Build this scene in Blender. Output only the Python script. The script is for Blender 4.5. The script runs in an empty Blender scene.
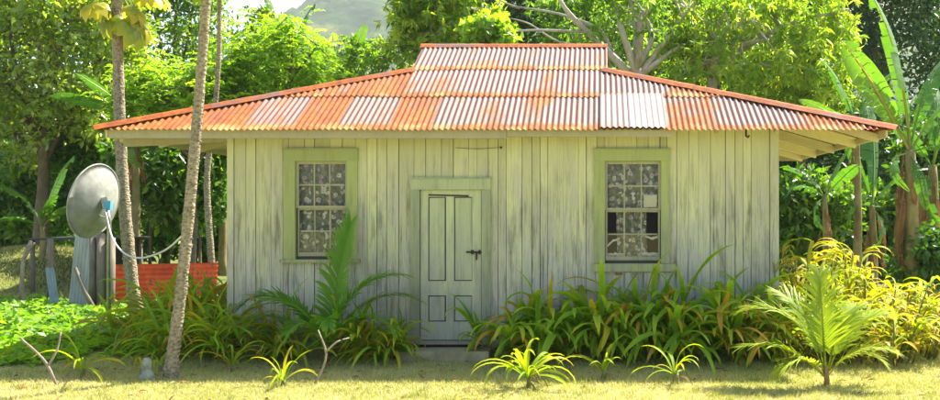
import bpy, math, random
import numpy as np
from mathutils import Vector, Matrix, noise as mnoise
PI = math.pi
RAD = math.radians
scene = bpy.context.scene
COL = scene.collection

# ---------------------------------------------------------------- camera, sky, sun, exposure
EYE, FPX, VPX, VPY = 1.9, 988.0, 600.0, 212.0
cam_d = bpy.data.cameras.new('camera')
cam_d.sensor_fit = 'HORIZONTAL'
cam_d.sensor_width = 36.0
cam_d.lens = FPX / 940 * 36
cam_d.shift_x = -(VPX - 470) / 940
cam_d.shift_y = (VPY - 200) / 940
cam_d.clip_start, cam_d.clip_end = 0.1, 5000
cam = bpy.data.objects.new('camera', cam_d)
cam.location = (0, 0, EYE)
cam.rotation_euler = (PI / 2, 0, 0)
COL.objects.link(cam)
scene.camera = cam

SUN_AZ, SUN_EL = RAD(46), RAD(52)
world = bpy.data.worlds.new('World')
scene.world = world
world.use_nodes = True
wn = world.node_tree.nodes
sky = wn.new('ShaderNodeTexSky')
sky.sky_type = 'NISHITA'
sky.sun_disc = False
sky.sun_elevation, sky.sun_rotation = SUN_EL, SUN_AZ
sky.air_density, sky.dust_density, sky.ozone_density = 1.0, 2.2, 0.8
world.node_tree.links.new(sky.outputs[0], wn['Background'].inputs[0])
wn['Background'].inputs[1].default_value = 0.09
sun_d = bpy.data.lights.new('sun', 'SUN')
sun_d.energy, sun_d.angle, sun_d.color = 5.0, RAD(0.5), (1.0, 0.94, 0.83)
sun = bpy.data.objects.new('sun', sun_d)
sv = Vector((math.sin(SUN_AZ) * math.cos(SUN_EL), math.cos(SUN_AZ) * math.cos(SUN_EL), math.sin(SUN_EL)))
sun.rotation_euler = sv.to_track_quat('Z', 'Y').to_euler()
sun.location = (20, 20, 30)
COL.objects.link(sun)
vs = scene.view_settings
vs.view_transform, vs.look, vs.gamma, vs.exposure = 'Standard', 'None', 1.0, 1.9
vs.use_curve_mapping = False
scene.cycles.max_bounces = 8
scene.cycles.diffuse_bounces = 4
scene.cycles.transparent_max_bounces = 12
scene.cycles.sample_clamp_indirect = 8

# ---------------------------------------------------------------- helpers
rng = random.Random(7)
NR = np.random.default_rng(11)


def P(px, py, d):
    """a point of the place seen at that spot of the photograph at that distance"""
    return Vector(((px - VPX) * d / FPX, d, EYE - (py - VPY) * d / FPX))


def gz(x, y):
    z = 1.0 * math.exp(-((x + 14.6) ** 2 + (y - 25.5) ** 2) / 9.0)
    if y > 40:
        z += (y - 40) * 0.03
    return z


def on_ground(px, py):
    d = EYE * FPX / (py - VPY)
    return Vector(((px - VPX) * d / FPX, d, 0))


def wloc(o):
    v = Vector((0, 0, 0))
    while o is not None:
        v = v + o.location
        o = o.parent
    return v


def props(o, label=None, cat=None, group=None, kind=None):
    for k, v in (('label', label), ('category', cat), ('group', group), ('kind', kind)):
        if v:
            o[k] = v
    return o


def thing(name, label, cat, loc=(0, 0, 0), group=None):
    o = bpy.data.objects.new(name, None)
    o.empty_display_size = 0.1
    COL.objects.link(o)
    o.location = loc
    return props(o, label, cat, group)


def np_mesh(name, V, F, mat, tint=None, smooth=False):
    """V (n,3) array, F (m,k) array of equal-sized faces"""
    me = bpy.data.meshes.new(name)
    V = np.asarray(V, dtype=np.float32)
    F = np.asarray(F, dtype=np.int32)
    m, k = F.shape
    me.vertices.add(len(V))
    me.vertices.foreach_set('co', V.ravel())
    me.loops.add(m * k)
    me.loops.foreach_set('vertex_index', F.ravel())
    me.polygons.add(m)
    me.polygons.foreach_set('loop_start', np.arange(0, m * k, k, dtype=np.int32))
    me.polygons.foreach_set('loop_total', np.full(m, k, dtype=np.int32))
    if smooth:
        me.polygons.foreach_set('use_smooth', np.ones(m, dtype=bool))
    if tint is not None:
        a = me.attributes.new('tint', 'FLOAT', 'POINT')
        a.data.foreach_set('value', np.asarray(tint, dtype=np.float32))
    me.update(calc_edges=True)
    if mat:
        me.materials.append(mat)
    return me


def link(name, me, parent=None, loc=(0, 0, 0), rot=(0, 0, 0), scale=1.0):
    o = bpy.data.objects.new(name, me)
    COL.objects.link(o)
    o.parent = parent
    o.location = loc
    o.rotation_euler = rot
    if scale != 1.0:
        o.scale = (scale, scale, scale) if isinstance(scale, (int, float)) else scale
    return o


class MB:
    """collects shapes in world coordinates and links them as one mesh object"""

    def __init__(self):
        self.v, self.f, self.t = [], [], []

    def add(self, verts, faces, tint=0.0):
        n = len(self.v)
        self.v += [tuple(p) for p in verts]
        self.f += [tuple(i + n for i in f) for f in faces]
        self.t += list(tint) if isinstance(tint, (list, tuple)) else [tint] * len(verts)
        return self

    def box(self, x0, x1, y0, y1, z0, z1, jit=0.0):
        j = (lambda: rng.uniform(-jit, jit)) if jit else (lambda: 0.0)
        v = [(x + j(), y + j(), z + j()) for z in (z0, z1) for y in (y0, y1) for x in (x0, x1)]
        return self.add(v, [(0, 2, 3, 1), (4, 5, 7, 6), (0, 1, 5, 4), (2, 6, 7, 3), (0, 4, 6, 2), (1, 3, 7, 5)])

    def beam(self, a, b, w, h, up=(0, 0, 1)):
        a, b = Vector(a), Vector(b)
        d = (b - a).normalized()
        s = d.cross(Vector(up)).normalized() * (w / 2)
        u = s.cross(d).normalized() * (h / 2)
        v = [p + i * s + k * u for p in (a, b) for i, k in ((-1, -1), (1, -1), (1, 1), (-1, 1))]
        return self.add(v, [(0, 1, 2, 3), (7, 6, 5, 4), (0, 4, 5, 1), (1, 5, 6, 2), (2, 6, 7, 3), (3, 7, 4, 0)])

    def tube(self, pts, radii, sides=8, cap=True, wob=0.0, tint=0.0):
        pts = [Vector(p) for p in pts]
        n = len(pts)
        if isinstance(radii, (int, float)):
            radii = [radii] * n
        ref = Vector((0.31, 0.95, 0.1))
        V = []
        for i, p in enumerate(pts):
            d = (pts[min(i + 1, n - 1)] - pts[max(i - 1, 0)]).normalized()
            r = ref if abs(d.dot(ref)) < 0.9 else Vector((1, 0, 0))
            s = d.cross(r).normalized()
            u = d.cross(s).normalized()
            for k in range(sides):
                a = 2 * PI * k / sides
                rr = radii[i] * (1 + (rng.uniform(-wob, wob) if wob else 0))
                V.append(p + (s * math.cos(a) + u * math.sin(a)) * rr)
        F = []
        for i in range(n - 1):
            for k in range(sides):
                k2 = (k + 1) % sides
                F.append((i * sides + k, i * sides + k2, (i + 1) * sides + k2, (i + 1) * sides + k))
        if cap:
            F.append(tuple(range(sides))[::-1])
            F.append(tuple((n - 1) * sides + k for k in range(sides)))
        return self.add(V, F, tint)

    def build(self, name, mat, parent=None, smooth=False, loc=None):
        o0 = wloc(parent) if parent else Vector(loc or (0, 0, 0))
        me = bpy.data.meshes.new(name)
        me.from_pydata([tuple(Vector(p) - o0) for p in self.v], [], self.f)
        if smooth:
            me.polygons.foreach_set('use_smooth', [True] * len(me.polygons))
        a = me.attributes.new('tint', 'FLOAT', 'POINT')
        a.data.foreach_set('value', self.t)
        me.materials.append(mat)
        me.update()
        return link(name, me, parent, (0, 0, 0) if parent else o0)


def bez(pts, n):
    """smooth polyline through control points (Catmull-Rom)"""
    pts = [Vector(p) for p in pts]
    q = [2 * pts[0] - pts[1]] + pts + [2 * pts[-1] - pts[-2]]
    out = []
    m = len(pts) - 1
    for i in range(n + 1):
        t = i / n * m
        k = min(int(t), m - 1)
        u = t - k
        a, b, c, d = q[k:k + 4]
        out.append(0.5 * ((2 * b) + (c - a) * u + (2 * a - 5 * b + 4 * c - d) * u * u + (3 * b - a - 3 * c + d) * u ** 3))
    return out


# ---------------------------------------------------------------- materials
def new_mat(name):
    m = bpy.data.materials.new(name)
    m.use_nodes = True
    nt = m.node_tree
    nt.nodes.clear()
    out = nt.nodes.new('ShaderNodeOutputMaterial')
    return m, nt, out


def N(nt, typ, **kw):
    n = nt.nodes.new(typ)
    for k, v in kw.items():
        if k.startswith('i_'):
            key = k[2:].replace('_', ' ')
            n.inputs[key].default_value = v
        else:
            setattr(n, k, v)
    return n


def L(nt, a, b):
    nt.links.new(a, b)


def rgb(c):
    return (c[0], c[1], c[2], 1.0)


def mixc(nt, fac, a, b, blend='MIX'):
    n = N(nt, 'ShaderNodeMix', data_type='RGBA', blend_type=blend)
    for sock, v in ((n.inputs[0], fac), (n.inputs[6], a), (n.inputs[7], b)):
        if isinstance(v, bpy.types.NodeSocket):
            L(nt, v, sock)
        elif isinstance(v, (tuple, list)):
            sock.default_value = rgb(v)
        else:
            sock.default_value = v
    return n.outputs[2]


def ramp(nt, fac, stops):
    n = N(nt, 'ShaderNodeValToRGB')
    el = n.color_ramp.elements
    while len(el) < len(stops):
        el.new(0.5)
    for e, (p, c) in zip(el, stops):
        e.position = p
        e.color = rgb(c) if isinstance(c, (tuple, list)) else (c, c, c, 1)
    L(nt, fac, n.inputs[0])
    return n.outputs[0]


def math_n(nt, op, a, b=None):
    n = N(nt, 'ShaderNodeMath', operation=op)
    for i, v in enumerate((a, b)):
        if v is None:
            continue
        if isinstance(v, bpy.types.NodeSocket):
            L(nt, v, n.inputs[i])
        else:
            n.inputs[i].default_value = v
    return n.outputs[0]


def noise_n(nt, vec, scale, detail=4, rough=0.6):
    n = N(nt, 'ShaderNodeTexNoise')
    n.inputs['Scale'].default_value = scale
    n.inputs['Detail'].default_value = detail
    n.inputs['Roughness'].default_value = rough
    if vec is not None:
        L(nt, vec, n.inputs['Vector'])
    return n.outputs['Fac']


def coords(nt, scale=(1, 1, 1), rand=True):
    """world position shifted by a random amount for each object, then stretched"""
    g = N(nt, 'ShaderNodeNewGeometry')
    v = g.outputs['Position']
    if rand:
        oi = N(nt, 'ShaderNodeObjectInfo')
        mul = math_n(nt, 'MULTIPLY', oi.outputs['Random'], 37.0)
        cx = N(nt, 'ShaderNodeCombineXYZ')
        L(nt, mul, cx.inputs[0])
        L(nt, mul, cx.inputs[2])
        ad = N(nt, 'ShaderNodeVectorMath', operation='ADD')
        L(nt, v, ad.inputs[0])
        L(nt, cx.outputs[0], ad.inputs[1])
        v = ad.outputs[0]
    mp = N(nt, 'ShaderNodeMapping')
    mp.inputs['Scale'].default_value = scale
    L(nt, v, mp.inputs['Vector'])
    return mp.outputs[0]


def bsdf(nt, out, color, rough=0.7, metal=0.0, spec=0.4, bump=None, bstr=0.3, bdist=0.01):
    b = N(nt, 'ShaderNodeBsdfPrincipled')
    if isinstance(color, bpy.types.NodeSocket):
        L(nt, color, b.inputs['Base Color'])
    else:
        b.inputs['Base Color'].default_value = rgb(color)
    if isinstance(rough, bpy.types.NodeSocket):
        L(nt, rough, b.inputs['Roughness'])
    else:
        b.inputs['Roughness'].default_value = rough
    if isinstance(metal, bpy.types.NodeSocket):
        L(nt, metal, b.inputs['Metallic'])
    else:
        b.inputs['Metallic'].default_value = metal
    b.inputs['Specular IOR Level'].default_value = spec
    if bump is not None:
        bn = N(nt, 'ShaderNodeBump')
        bn.inputs['Strength'].default_value = bstr
        bn.inputs['Distance'].default_value = bdist
        L(nt, bump, bn.inputs['Height'])
        L(nt, bn.outputs[0], b.inputs['Normal'])
    L(nt, b.outputs[0], out.inputs[0])
    return b


def plain(name, c, rough=0.7, metal=0.0, spec=0.4, vary=0.25, scale=6.0, stretch=(1, 1, 1)):
    m, nt, out = new_mat(name)
    v = coords(nt, stretch)
    n = noise_n(nt, v, scale, 5)
    c2 = tuple(x * (1 - vary) for x in c)
    c3 = tuple(min(1, x * (1 + vary * 0.6)) for x in c)
    bsdf(nt, out, ramp(nt, n, [(0.3, c2), (0.7, c3)]), rough, metal, spec, n, 0.25, 0.01)
    return m


def leaf_mat(name, stops, trans, tw=0.42, rough=0.42, spec=0.5, rnd=0.35, shine=0.0):
    """tint attribute (plus a little per-object chance) -> colour; some light passes through"""
    m, nt, out = new_mat(name)
    at = N(nt, 'ShaderNodeAttribute', attribute_name='tint')
    oi = N(nt, 'ShaderNodeObjectInfo')
    r = math_n(nt, 'SUBTRACT', oi.outputs['Random'], 0.5)
    r = math_n(nt, 'MULTIPLY', r, rnd)
    f = math_n(nt, 'ADD', at.outputs['Fac'], r)
    g = noise_n(nt, coords(nt, (1, 1, 1), False), 14.0, 2)
    g = math_n(nt, 'MULTIPLY', math_n(nt, 'SUBTRACT', g, 0.5), 0.3)
    f = math_n(nt, 'ADD', f, g)
    c = ramp(nt, f, stops)
    b = N(nt, 'ShaderNodeBsdfPrincipled')
    L(nt, c, b.inputs['Base Color'])
    b.inputs['Roughness'].default_value = rough
    b.inputs['Specular IOR Level'].default_value = spec
    tr = N(nt, 'ShaderNodeBsdfTranslucent')
    tc = mixc(nt, 1.0, c, trans, 'MULTIPLY')
    L(nt, tc, tr.inputs[0])
    mx = N(nt, 'ShaderNodeMixShader')
    mx.inputs[0].default_value = tw
    L(nt, b.outputs[0], mx.inputs[1])
    L(nt, tr.outputs[0], mx.inputs[2])
    L(nt, mx.outputs[0], out.inputs[0])
    return m


def board_mat(name, paint, paint2, bare, wear=0.5, mould=0.25, dirt=0.5):
    m, nt, out = new_mat(name)
    g = N(nt, 'ShaderNodeNewGeometry')
    sep = N(nt, 'ShaderNodeSeparateXYZ')
    L(nt, g.outputs['Position'], sep.inputs[0])
    v = coords(nt, (1, 1, 0.12))
    v2 = coords(nt, (1, 1, 0.35))
    fine = noise_n(nt, v, 42.0, 6, 0.65)
    big = noise_n(nt, v2, 3.2, 5, 0.6)
    oi = N(nt, 'ShaderNodeObjectInfo')
    base = mixc(nt, noise_n(nt, v2, 5.0, 3), paint, paint2)
    base = mixc(nt, math_n(nt, 'MULTIPLY', oi.outputs['Random'], 0.7), base, tuple(x * 0.72 for x in paint2))
    # weathering is stronger where rain splash and sun reach, i.e. low on the boards
    h = N(nt, 'ShaderNodeMapRange')
    h.inputs['From Min'].default_value, h.inputs['From Max'].default_value = 2.7, 0.5
    h.inputs['To Min'].default_value, h.inputs['To Max'].default_value = -0.16, 0.2
    L(nt, sep.outputs[2], h.inputs['Value'])
    w = math_n(nt, 'ADD', math_n(nt, 'ADD', math_n(nt, 'MULTIPLY', fine, 0.55), math_n(nt, 'MULTIPLY', big, 0.6)), h.outputs[0])
    # paint under the eave is sheltered from rain and keeps better
    sh_ = N(nt, 'ShaderNodeMapRange')
    sh_.inputs['From Min'].default_value, sh_.inputs['From Max'].default_value = 2.75, 1.7
    sh_.inputs['To Min'].default_value, sh_.inputs['To Max'].default_value = 0.3 * dirt, dirt
    L(nt, sep.outputs[2], sh_.inputs['Value'])
    gate = sh_.outputs[0]
    wf = ramp(nt, w, [(0.72 - wear * 0.38, 0.0), (0.90 - wear * 0.34, 1.0)])
    c = mixc(nt, wf, base, mixc(nt, fine, tuple(x * 0.75 for x in bare), tuple(x * 1.25 for x in bare)))
    dk = noise_n(nt, coords(nt, (1, 1, 0.06)), 16.0, 4, 0.7)
    dk2 = noise_n(nt, coords(nt, (1, 1, 0.22)), 6.0, 5, 0.7)
    df = ramp(nt, math_n(nt, 'MULTIPLY', dk, dk2), [(0.25, 0.0), (0.40, 1.0)])
    lg = noise_n(nt, coords(nt, (1, 1, 0.45), False), 1.7, 5, 0.65)          # grime and bleaching across the boards
    c = mixc(nt, math_n(nt, 'MULTIPLY', gate, ramp(nt, lg, [(0.44, 0.0), (0.66, 0.62)])), c, mixc(nt, fine, tuple(x * 0.45 for x in bare), tuple(x * 0.9 for x in bare)))
    grain = noise_n(nt, coords(nt, (1, 1, 0.03)), 75.0, 3, 0.6)
    c = mixc(nt, math_n(nt, 'MULTIPLY', gate, ramp(nt, grain, [(0.50, 0.0), (0.70, 0.7)])), c, tuple(x * 0.36 for x in bare))
    c = mixc(nt, math_n(nt, 'MULTIPLY', math_n(nt, 'MULTIPLY', df, gate), mould * 3), c, (0.10, 0.10, 0.065))
    bsdf(nt, out, c, 0.85, 0, 0.2, fine, 0.5, 0.004)
    return m


M = {}
M['wall_paint'] = board_mat('weathered_wall_paint', (0.66, 0.655, 0.325), (0.57, 0.575, 0.335), (0.48, 0.465, 0.375), 0.58, 0.28, 0.95)
M['trim_paint'] = board_mat('green_trim_paint', (0.43, 0.47, 0.16), (0.36, 0.41, 0.16), (0.31, 0.32, 0.22), 0.36, 0.3)
M['sash_paint'] = board_mat('sash_paint', (0.46, 0.45, 0.26), (0.38, 0.38, 0.24), (0.27, 0.25, 0.18), 0.4, 0.2)
M['door_paint'] = board_mat('door_paint', (0.58, 0.61, 0.33), (0.50, 0.54, 0.32), (0.38, 0.39, 0.31), 0.45, 0.3, 0.4)
M['door_frame'] = board_mat('door_frame_paint', (0.47, 0.50, 0.26), (0.39, 0.43, 0.25), (0.27, 0.28, 0.21), 0.45, 0.3)
M['fascia_wood'] = board_mat('fascia_wood', (0.488, 0.448, 0.280), (0.403, 0.380, 0.246), (0.305, 0.276, 0.213), 0.5, 0.25)
M['soffit_wood'] = board_mat('soffit_wood', (0.72, 0.66, 0.40), (0.64, 0.58, 0.36), (0.48, 0.42, 0.28), 0.3, 0.15)
M['dark_wood'] = plain('dark_lining', (0.06, 0.055, 0.045), 0.9)
M['old_wood'] = plain('old_grey_timber', (0.20, 0.165, 0.125), 0.9, scale=9, stretch=(1, 1, 0.2), vary=0.45)
M['concrete'] = plain('mossy_concrete', (0.34, 0.29, 0.17), 0.95, vary=0.45, scale=5)
M['iron'] = plain('rusty_iron', (0.05, 0.035, 0.025), 0.7)
M['dish'] = plain('dish_grey_paint', (0.33, 0.335, 0.29), 0.6, vary=0.3, scale=5)
M['steel'] = plain('dull_steel', (0.33, 0.33, 0.30), 0.45, 0.6)
M['blue_plastic'] = plain('blue_plastic', (0.10, 0.36, 0.55), 0.5)
M['cable'] = plain('white_cable', (0.62, 0.62, 0.58), 0.5, vary=0.05)
M['red_sheet'], nt, out = new_mat('red_painted_sheet')
_n = noise_n(nt, coords(nt, (1, 1, 1)), 2.2, 6, 0.7)
_f = noise_n(nt, coords(nt, (1, 1, 0.3)), 15.0, 4, 0.7)
_c = ramp(nt, _n, [(0.3, (0.50, 0.05, 0.02)), (0.5, (0.74, 0.09, 0.03)), (0.7, (0.80, 0.17, 0.07))])
_c = mixc(nt, ramp(nt, math_n(nt, 'MULTIPLY', _n, _f), [(0.28, 0.0), (0.36, 0.8)]), _c, (0.17, 0.07, 0.03))
bsdf(nt, out, _c, 0.6, 0, 0.3, _f, 0.2, 0.01)
M['grey_sheet'] = plain('galvanised_sheet', (0.33, 0.34, 0.30), 0.55, 0.3, vary=0.35, scale=3, stretch=(1, 1, 0.4))
M['blue_sheet'] = plain('blue_grey_sheet', (0.22, 0.27, 0.28), 0.5, 0.2, vary=0.3, scale=3)
M['rock'] = plain('mossy_stone', (0.30, 0.32, 0.24), 0.95, vary=0.45, scale=14)
M['string'] = plain('string', (0.12, 0.11, 0.08), 0.9)
M['straw'] = plain('dry_leaf_sheath', (0.26, 0.15, 0.06), 0.9, vary=0.5, scale=8, stretch=(1, 1, 0.2))


def bark(name, c, c2, sc=10.0, rings=0.0):
    m, nt, out = new_mat(name)
    v = coords(nt, (1, 1, 0.5))
    n = noise_n(nt, v, sc, 6, 0.7)
    big = noise_n(nt, v, sc * 0.16, 3)
    f = math_n(nt, 'ADD', math_n(nt, 'MULTIPLY', n, 0.7), math_n(nt, 'MULTIPLY', big, 0.4))
    bump = n
    if rings:
        vz = coords(nt, (0.25, 0.25, 1.0))
        wv = N(nt, 'ShaderNodeTexVoronoi')
        wv.inputs['Scale'].default_value = rings
        L(nt, coords(nt, (1, 1, 1.6)), wv.inputs['Vector'])
        f = math_n(nt, 'ADD', math_n(nt, 'MULTIPLY', f, 0.75), math_n(nt, 'MULTIPLY', wv.outputs['Distance'], 0.35))
        bump = math_n(nt, 'ADD', n, wv.outputs['Distance'])
    c_ = ramp(nt, f, [(0.36, c), (0.68, c2)])
    bsdf(nt, out, c_, 0.9, 0, 0.2, bump, 0.8, 0.02)
    return m


M['papaya_bark'] = bark('papaya_bark', (0.085, 0.072, 0.045), (0.34, 0.29, 0.19), 16.0, 22.0)
M['grey_bark'] = bark('pale_grey_bark', (0.20, 0.18, 0.14), (0.50, 0.47, 0.40), 7.0)
M['brown_bark'] = bark('brown_bark', (0.07, 0.055, 0.035), (0.21, 0.17, 0.11), 8.0)
M['banana_stem'] = bark('banana_stem', (0.10, 0.075, 0.03), (0.30, 0.26, 0.11), 5.0)
M['stick'] = bark('bare_stick', (0.16, 0.12, 0.09), (0.42, 0.34, 0.27), 14.0)

# foliage; base colours stay near those of real leaves
M['leaf_gloss'] = leaf_mat('glossy_oval_leaf', [(0.0, (0.06, 0.12, 0.014)), (0.5, (0.16, 0.25, 0.03)), (1.0, (0.38, 0.43, 0.10))], (2.1, 2.1, 0.6), 0.48, 0.22, 0.9)
M['leaf_lime'] = leaf_mat('lime_leaf', [(0.0, (0.080, 0.171, 0.018)), (0.5, (0.173, 0.306, 0.030)), (1.0, (0.332, 0.415, 0.060))], (2.2, 2.1, 0.5), 0.52)
M['leaf_olive'] = leaf_mat('olive_leaf', [(0.0, (0.050, 0.122, 0.019)), (0.55, (0.122, 0.245, 0.030)), (1.0, (0.388, 0.474, 0.061))], (2.2, 2.0, 0.5), 0.5)
M['leaf_mango'] = leaf_mat('long_light_leaf', [(0.0, (0.063, 0.144, 0.020)), (0.5, (0.152, 0.275, 0.037)), (1.0, (0.330, 0.406, 0.075))], (2.2, 2.1, 0.5), 0.52)
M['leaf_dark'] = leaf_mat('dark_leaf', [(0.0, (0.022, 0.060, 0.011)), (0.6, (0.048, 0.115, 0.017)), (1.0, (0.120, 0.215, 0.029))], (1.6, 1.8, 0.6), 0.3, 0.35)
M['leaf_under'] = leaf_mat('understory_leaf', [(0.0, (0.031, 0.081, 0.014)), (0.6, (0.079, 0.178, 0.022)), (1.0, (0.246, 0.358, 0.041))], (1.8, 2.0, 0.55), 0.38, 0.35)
M['banana_leaf'] = leaf_mat('banana_leaf', [(0.0, (0.035, 0.11, 0.018)), (0.5, (0.075, 0.19, 0.025)), (0.85, (0.15, 0.27, 0.035)), (1.0, (0.34, 0.30, 0.06))], (1.9, 2.0, 0.5), 0.32, 0.35, 0.5)
M['banana_dead'] = leaf_mat('dead_banana_leaf', [(0.0, (0.08, 0.05, 0.025)), (0.5, (0.19, 0.115, 0.055)), (1.0, (0.33, 0.22, 0.11))], (1.3, 1.0, 0.7), 0.25, 0.8, 0.1)
M['frond'] = leaf_mat('palm_frond', [(0.0, (0.07, 0.19, 0.016)), (0.55, (0.14, 0.29, 0.025)), (1.0, (0.30, 0.38, 0.06))], (1.9, 2.0, 0.5), 0.42, 0.5, 0.25)
M['frond_sun'] = leaf_mat('sunlit_young_frond', [(0.0, (0.17, 0.27, 0.022)), (0.55, (0.29, 0.37, 0.035)), (1.0, (0.43, 0.44, 0.07))], (1.9, 1.8, 0.45), 0.48, 0.55, 0.2)
M['strap_green'] = leaf_mat('strap_leaf_green', [(0.0, (0.11, 0.24, 0.014)), (0.6, (0.21, 0.36, 0.022)), (1.0, (0.46, 0.45, 0.035))], (1.9, 2.0, 0.4), 0.42, 0.55, 0.15)
M['strap_lime'] = leaf_mat('strap_leaf_lime', [(0.0, (0.16, 0.27, 0.015)), (0.6, (0.28, 0.36, 0.02)), (1.0, (0.46, 0.42, 0.03))], (1.8, 1.8, 0.35), 0.42, 0.6, 0.12)
M['strap_yellow'] = leaf_mat('strap_leaf_yellow', [(0.0, (0.24, 0.29, 0.018)), (0.5, (0.42, 0.385, 0.02)), (1.0, (0.50, 0.37, 0.03))], (1.6, 1.5, 0.35), 0.42, 0.6, 0.12)
M['strap_amber'] = leaf_mat('strap_leaf_amber', [(0.0, (0.28, 0.24, 0.035)), (0.5, (0.47, 0.31, 0.03)), (1.0, (0.46, 0.25, 0.06))], (1.5, 1.2, 0.5), 0.35, 0.55, 0.2)
M['papaya_leaf'] = leaf_mat('papaya_leaf', [(0.0, (0.10, 0.19, 0.02)), (0.6, (0.22, 0.29, 0.03)), (1.0, (0.50, 0.42, 0.03))], (1.8, 1.8, 0.5), 0.5)
M['cover_leaf'] = leaf_mat('ground_cover_leaf', [(0.0, (0.09, 0.21, 0.02)), (0.5, (0.17, 0.32, 0.03)), (1.0, (0.30, 0.42, 0.05))], (1.8, 1.9, 0.5), 0.42)
M['grass'] = leaf_mat('short_grass', [(0.0, (0.15, 0.22, 0.04)), (0.45, (0.38, 0.38, 0.13)), (1.0, (0.58, 0.51, 0.27))], (1.5, 1.5, 0.6), 0.3, 0.6, 0.2)


def lawn_mat():
    m, nt, out = new_mat('dry_lawn')
    v = coords(nt, (1, 1, 1), False)
    a = noise_n(nt, v, 0.9, 5, 0.6)
    b = noise_n(nt, v, 34.0, 5, 0.7)
    c = ramp(nt, a, [(0.30, (0.24, 0.26, 0.07)), (0.5, (0.42, 0.39, 0.17)), (0.72, (0.53, 0.45, 0.25))])
    c = mixc(nt, ramp(nt, b, [(0.35, 0.0), (0.7, 0.55)]), c, (0.24, 0.24, 0.07))
    dirt = ramp(nt, math_n(nt, 'ADD', noise_n(nt, v, 0.55, 4, 0.65), math_n(nt, 'MULTIPLY', b, 0.15)), [(0.68, 0.0), (0.78, 0.6)])
    c = mixc(nt, dirt, c, (0.33, 0.24, 0.14))
    g = N(nt, 'ShaderNodeNewGeometry')
    sep = N(nt, 'ShaderNodeSeparateXYZ')
    L(nt, g.outputs['Position'], sep.inputs[0])
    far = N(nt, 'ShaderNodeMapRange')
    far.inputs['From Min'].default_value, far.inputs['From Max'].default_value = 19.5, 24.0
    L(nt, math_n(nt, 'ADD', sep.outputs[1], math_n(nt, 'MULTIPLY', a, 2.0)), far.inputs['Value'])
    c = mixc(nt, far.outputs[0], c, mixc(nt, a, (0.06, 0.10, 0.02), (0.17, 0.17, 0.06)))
    bsdf(nt, out, c, 0.95, 0, 0.1, b, 0.8, 0.03)
    return m


M['lawn'] = lawn_mat()


def roof_mat():
    m, nt, out = new_mat('rusting_roof_iron')
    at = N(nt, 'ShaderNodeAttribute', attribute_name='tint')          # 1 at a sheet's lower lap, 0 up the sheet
    ru = N(nt, 'ShaderNodeAttribute', attribute_type='OBJECT', attribute_name='rust')
    fr = N(nt, 'ShaderNodeAttribute', attribute_type='OBJECT', attribute_name='fresh')
    v = coords(nt, (1.0, 0.35, 0.35))
    n1 = noise_n(nt, v, 2.6, 6, 0.62)
    n2 = noise_n(nt, coords(nt, (1, 1, 1)), 13.0, 5, 0.7)
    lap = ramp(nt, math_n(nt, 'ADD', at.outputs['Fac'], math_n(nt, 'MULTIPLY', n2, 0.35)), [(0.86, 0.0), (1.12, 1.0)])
    n3 = noise_n(nt, coords(nt, (1.0, 0.4, 0.4), False), 1.5, 6, 0.7)
    f = math_n(nt, 'ADD', math_n(nt, 'ADD', math_n(nt, 'MULTIPLY', n1, 0.55), math_n(nt, 'MULTIPLY', n3, 0.95)), math_n(nt, 'MULTIPLY', n2, 0.35))
    f = math_n(nt, 'SUBTRACT', f, 0.38)
    f = math_n(nt, 'ADD', f, math_n(nt, 'MULTIPLY', math_n(nt, 'SUBTRACT', ru.outputs['Fac'], 0.5), 0.46))
    f = math_n(nt, 'ADD', f, math_n(nt, 'MULTIPLY', lap, 0.34))
    rf = ramp(nt, f, [(0.50, 0.0), (0.66, 1.0)])
    steel = mixc(nt, n2, (0.12, 0.06, 0.05), (0.205, 0.12, 0.102))
    rustc = ramp(nt, math_n(nt, 'ADD', math_n(nt, 'MULTIPLY', n2, 0.6), math_n(nt, 'MULTIPLY', n1, 0.4)),
                 [(0.34, (0.12, 0.026, 0.008)), (0.5, (0.26, 0.064, 0.007)), (0.68, (0.38, 0.135, 0.016))])
    c = mixc(nt, rf, steel, rustc)
    pale = math_n(nt, 'MULTIPLY', lap, ramp(nt, noise_n(nt, coords(nt, (1, 1, 1)), 1.9, 3), [(0.48, 0.0), (0.62, 0.7)]))  # cream highlight along the lower sheet edges, painted into the colour
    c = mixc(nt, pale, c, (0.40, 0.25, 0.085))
    c = mixc(nt, fr.outputs['Fac'], c, mixc(nt, n2, (0.36, 0.30, 0.26), (0.50, 0.44, 0.39)))
    rough = math_n(nt, 'ADD', 0.66, math_n(nt, 'MULTIPLY', rf, 0.15))
    metal = math_n(nt, 'MULTIPLY', math_n(nt, 'SUBTRACT', 1.0, rf), 0.12)
    bsdf(nt, out, c, rough, metal, 0.25, n2, 0.2, 0.005)
    return m


M['roof'] = roof_mat()


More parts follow.
